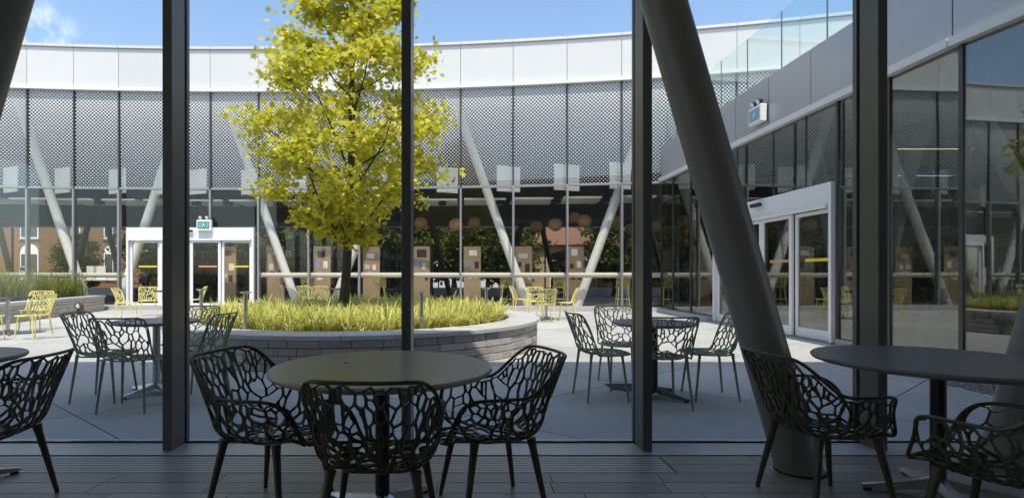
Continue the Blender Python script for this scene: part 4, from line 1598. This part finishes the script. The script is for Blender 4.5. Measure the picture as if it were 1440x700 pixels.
# ------------------------------------------------------------------ seated readers behind the glass
def person(loc, rz, label, top_mat):
    t = thing('person', label, 'person', loc, rz)
    J = {'pel': (0, 0, 0.50), 'wai': (0, 0.02, 0.66), 'che': (0, 0.05, 0.90), 'nec': (0, 0.06, 1.03), 'hd': (0, 0.09, 1.10), 'hd2': (0, 0.10, 1.22),
         'ls': (-0.18, 0.05, 0.96), 'le': (-0.23, 0.14, 0.72), 'lw': (-0.12, 0.36, 0.74), 'lh': (-0.07, 0.44, 0.75), 'rs': (0.18, 0.05, 0.96), 're': (0.23, 0.14, 0.72), 'rw': (0.12, 0.36, 0.74), 'rh': (0.07, 0.44, 0.75),
         'lp': (-0.10, 0.02, 0.49), 'lk': (-0.12, 0.44, 0.50), 'la': (-0.12, 0.42, 0.09), 'lt': (-0.12, 0.56, 0.04), 'rp': (0.10, 0.02, 0.49), 'rk': (0.12, 0.44, 0.50), 'ra': (0.12, 0.42, 0.09), 'rt': (0.12, 0.56, 0.04)}
    rad = {'pel': 0.15, 'wai': 0.14, 'che': 0.15, 'nec': 0.055, 'hd': 0.08, 'hd2': 0.088, 'ls': 0.065, 'le': 0.046, 'lw': 0.03, 'lh': 0.035, 'rs': 0.065, 're': 0.046, 'rw': 0.03, 'rh': 0.035,
           'lp': 0.095, 'lk': 0.065, 'la': 0.042, 'lt': 0.036, 'rp': 0.095, 'rk': 0.065, 'ra': 0.042, 'rt': 0.036}
    E = [('pel', 'wai'), ('wai', 'che'), ('che', 'nec'), ('nec', 'hd'), ('hd', 'hd2'), ('che', 'ls'), ('ls', 'le'), ('le', 'lw'), ('lw', 'lh'), ('che', 'rs'), ('rs', 're'), ('re', 'rw'), ('rw', 'rh'),
         ('pel', 'lp'), ('lp', 'lk'), ('lk', 'la'), ('la', 'lt'), ('pel', 'rp'), ('rp', 'rk'), ('rk', 'ra'), ('ra', 'rt')]
    ks = list(J)
    me = bpy.data.meshes.new('body')
    me.from_pydata([J[k] for k in ks], [(ks.index(a), ks.index(b)) for a, b in E], [])
    tmp = link('tmp_body', me)
    md = tmp.modifiers.new('k', 'SKIN')
    for i, k in enumerate(ks):
        me.skin_vertices[0].data[i].radius = (rad[k], rad[k] * (0.75 if k in ('pel', 'wai', 'che') else 1.0))
        me.skin_vertices[0].data[i].use_root = (k == 'pel')
    sb = tmp.modifiers.new('s', 'SUBSURF')
    sb.levels = 2
    bpy.context.view_layer.update()
    out = bpy.data.meshes.new_from_object(tmp.evaluated_get(bpy.context.evaluated_depsgraph_get()))
    bpy.data.objects.remove(tmp)
    out.materials.clear()
    out.materials.append(top_mat)
    out.materials.append(M['skin'])
    for p in out.polygons:
        p.use_smooth = True
        if p.center.z > 1.0 or (p.center.y > 0.37 and p.center.z > 0.68):
            p.material_index = 1
    link('body', out, t)
    hr = MB()
    for k in range(9):
        a = -0.15 + (PI / 2 + 0.15) * k / 8
        for q in range(16):
            b = 2 * PI * q / 16
            hr.v.append((0.103 * math.cos(a) * math.cos(b), 0.085 + 0.112 * math.cos(a) * math.sin(b) - 0.02, 1.20 + 0.125 * math.sin(a) - (0.06 * (math.sin(b) < 0) if k == 0 else 0)))
    for k in range(8):
        for q in range(16):
            q2 = (q + 1) % 16
            hr.f.append((k * 16 + q, k * 16 + q2, k * 16 + 16 + q2, k * 16 + 16 + q))
            hr.mi.append(0)
    hr.build('hair', M['hair'], t, 180)
    return t


def lounge_seat(loc, rz, label, m):
    t = thing('reading_chair', label, 'chair', loc, rz)
    MB().box(-0.27, 0.27, -0.25, 0.27, 0.30, 0.40, bev=0.02).build('seat', m, t)
    MB().box(-0.27, 0.27, -0.36, -0.255, 0.30, 0.92, bev=0.025).build('backrest', m, t)
    for sx in (-1, 1):
        for sy in (-1, 1):
            MB().tube([(sx * 0.22, sy * 0.2, 0.30), (sx * 0.25, sy * 0.23, 0.0)], [0.018, 0.012], 8).build('leg', M['dark_steel'], t)
    return t


lounge_seat((3.63, 20.2, 0.1), R(180), 'dark reading chair behind the far glazing near the round lamps', M['shelf_dark'])
person((3.63, 20.2, 0.12), R(180), 'dark haired person seated behind the far rail near the yellow table', M['shirt'])
lounge_seat((-12.0, 20.6, 0.1), R(150), 'brown reading chair seen through the left leaf of the far door', M['chair_brown'])
person((-12.05, 20.62, 0.12), R(150), 'person in dark clothes seated behind the left leaf of the far door', M['shirt'])

# ------------------------------------------------------------------ street beyond the library
struct('lawn', MB().box(-80, 60, 29, 41, -0.06, -0.03), M['lawn'], label='strip of lawn beyond the library')
struct('street_pavement', MB().box(-80, 60, 27.6, 29, -0.06, 0.0), M['kerb'], label='pavement beyond the library')


def house(x0, x1, y0, y1, h, wallm, label, wins, roof=None, arch=False, doors=()):
    t = thing('brick_building', label, 'building', ((x0 + x1) / 2, y0, 0))
    cx = (x0 + x1) / 2
    MB().box(x0 - cx, x1 - cx, 0, y1 - y0, -0.05, h).build('wall', wallm, t)
    for (x, z, w_, hh) in wins:
        x -= cx
        f = MB()
        f.box(x - w_ / 2 - 0.09, x + w_ / 2 + 0.09, -0.07, -0.002, z - 0.09, z + hh + 0.09)
        if arch:
            pts = [(x + (w_ / 2 + 0.09) * math.cos(a), z + hh + 0.09 + (w_ / 2 + 0.09) * math.sin(a)) for a in [PI * k / 10 for k in range(11)]]
            nn = len(pts)
            f.add([(p[0], -0.07, p[1]) for p in pts] + [(p[0], -0.002, p[1]) for p in pts],
                  [tuple(reversed(range(nn))), tuple(range(nn, 2 * nn))] + [(i, (i + 1) % nn, nn + (i + 1) % nn, nn + i) for i in range(nn)])
        wf = f.build('window', M['white_paint'], t)
        MB().box(x - w_ / 2, x - 0.03, -0.085, -0.0705, z, z + hh).build('pane', M['dark_glass'], wf)
        MB().box(x + 0.03, x + w_ / 2, -0.085, -0.0705, z, z + hh).build('pane', M['dark_glass'], wf)
        MB().box(x - w_ / 2 - 0.15, x + w_ / 2 + 0.15, -0.14, -0.003, z - 0.20, z - 0.091).build('sill', M['kerb'], wf)
    for (x, w_, hh) in doors:
        x -= cx
        df = MB().box(x - w_ / 2 - 0.12, x + w_ / 2 + 0.12, -0.06, -0.002, 0.0, hh + 0.12).build('door', M['white_paint'], t)
        MB().box(x - w_ / 2, x + w_ / 2, -0.08, -0.0605, 0.02, hh).build('leaf', M['shingle'], df)
    if roof:
        rm = MB()
        o_ = 0.5
        d_ = y1 - y0
        rm.add([(x0 - cx - o_, -o_, h), (x1 - cx + o_, -o_, h), (x1 - cx + o_, d_ + o_, h), (x0 - cx - o_, d_ + o_, h), (x0 - cx + 1.5, d_ / 2, h + roof), (x1 - cx - 1.5, d_ / 2, h + roof)],
               [(0, 1, 5, 4), (1, 2, 5), (2, 3, 4, 5), (3, 0, 4), (3, 2, 1, 0)])
        rm.build('roof', M['shingle'], t)
    else:
        MB().box(x0 - cx - 0.15, x1 - cx + 0.15, -0.2, y1 - y0 + 0.1, h + 0.002, h + 0.5).build('cornice', M['kerb'], t)
    return t


wv = []
for k in range(6):
    x = -42.0 + k * 3.4
    wv += [(x, 0.9, 1.3, 1.9), (x, 4.2, 1.3, 1.9)]
house(-44, -22.5, 44, 56, 9.0, M['brick_red'], 'red brown brick building with arched white windows beyond the left of the library', wv, arch=True)
house(4.2, 11.5, 45, 53, 3.6, M['brick_tan'], 'small tan house with brown shingle roof beyond the library', [(5.4, 1.0, 1.0, 1.3), (10.2, 1.0, 1.2, 1.3)], roof=2.6, doors=((7.9, 1.0, 2.2),))
house(13, 27, 46, 56, 7.0, M['brick_red'], 'brown brick house with white windows behind the trees past the side wing', [(15 + 2.6 * k, 1.0, 1.0, 1.4) for k in range(5)] + [(15 + 2.6 * k, 4.2, 1.0, 1.4) for k in range(5)], roof=3)
house(-20, -6, 48, 58, 6.5, M['brick_red'], 'long brown brick terrace behind the trees beyond the bookcases', [(-18.5 + 2.6 * k, 1.0, 1.0, 1.5) for k in range(5)] + [(-18.5 + 2.6 * k, 4.0, 1.0, 1.4) for k in range(5)], roof=2.5)
fp = [(1.0, 0.8), (1.8, 2.2), (3.2, 2.9), (4.6, 2.6), (6.0, 1.8), (7.0, 0.4)]
t0 = make_tree('street_tree', 'leafy green tree on the lawn beyond the library', 'tree', (-3.4, 33, 0), fp, 1.2, 0.14, 7.0, 8000, 0.30, M['leaf_far'], M['bark_far'], 31, 'oval', 'trees beyond the library', 20, 0.7)
t1 = make_tree('street_tree', 'leafy green tree on the lawn beyond the library', 'tree', (1.6, 34, 0), [(0.7, 1.0), (1.6, 2.4), (3.0, 2.9), (5.0, 2.4), (6.5, 0.5)], 1.0, 0.15, 6.5, 8000, 0.30, M['leaf_far'], M['bark_far'], 33, 'oval', 'trees beyond the library', 20, 0.7)
for k, (x, y_, s, a, src) in enumerate(((-6.8, 36, 1.0, 1.0, t1), (12.6, 34, 0.95, 2.0, t0), (16.8, 36, 1.1, 0.5, t1), (-19.5, 35, 0.9, 3.0, t0), (-24.2, 34, 0.55, 4.2, t1), (-12.5, 37, 1.05, 5.2, t0), (21.5, 35, 1.0, 2.2, t0), (-9.8, 40.5, 1.25, 0.3, t1), (-4.9, 40, 1.3, 1.7, t0), (-0.6, 41, 1.25, 2.6, t1), (3.4, 39.5, 1.0, 4.4, t0), (12.2, 41, 1.2, 3.3, t1), (17.2, 41, 1.3, 5.0, t0), (22, 40, 1.2, 0.9, t1), (-15.5, 41, 1.2, 2.9, t0), (-20.6, 41.5, 1.2, 0.2, t1))):
    c = copy_tree(src)
    c.location = (x, y_, 0)
    c.rotation_euler = (0, 0, a)
    c.scale = (s, s, s)
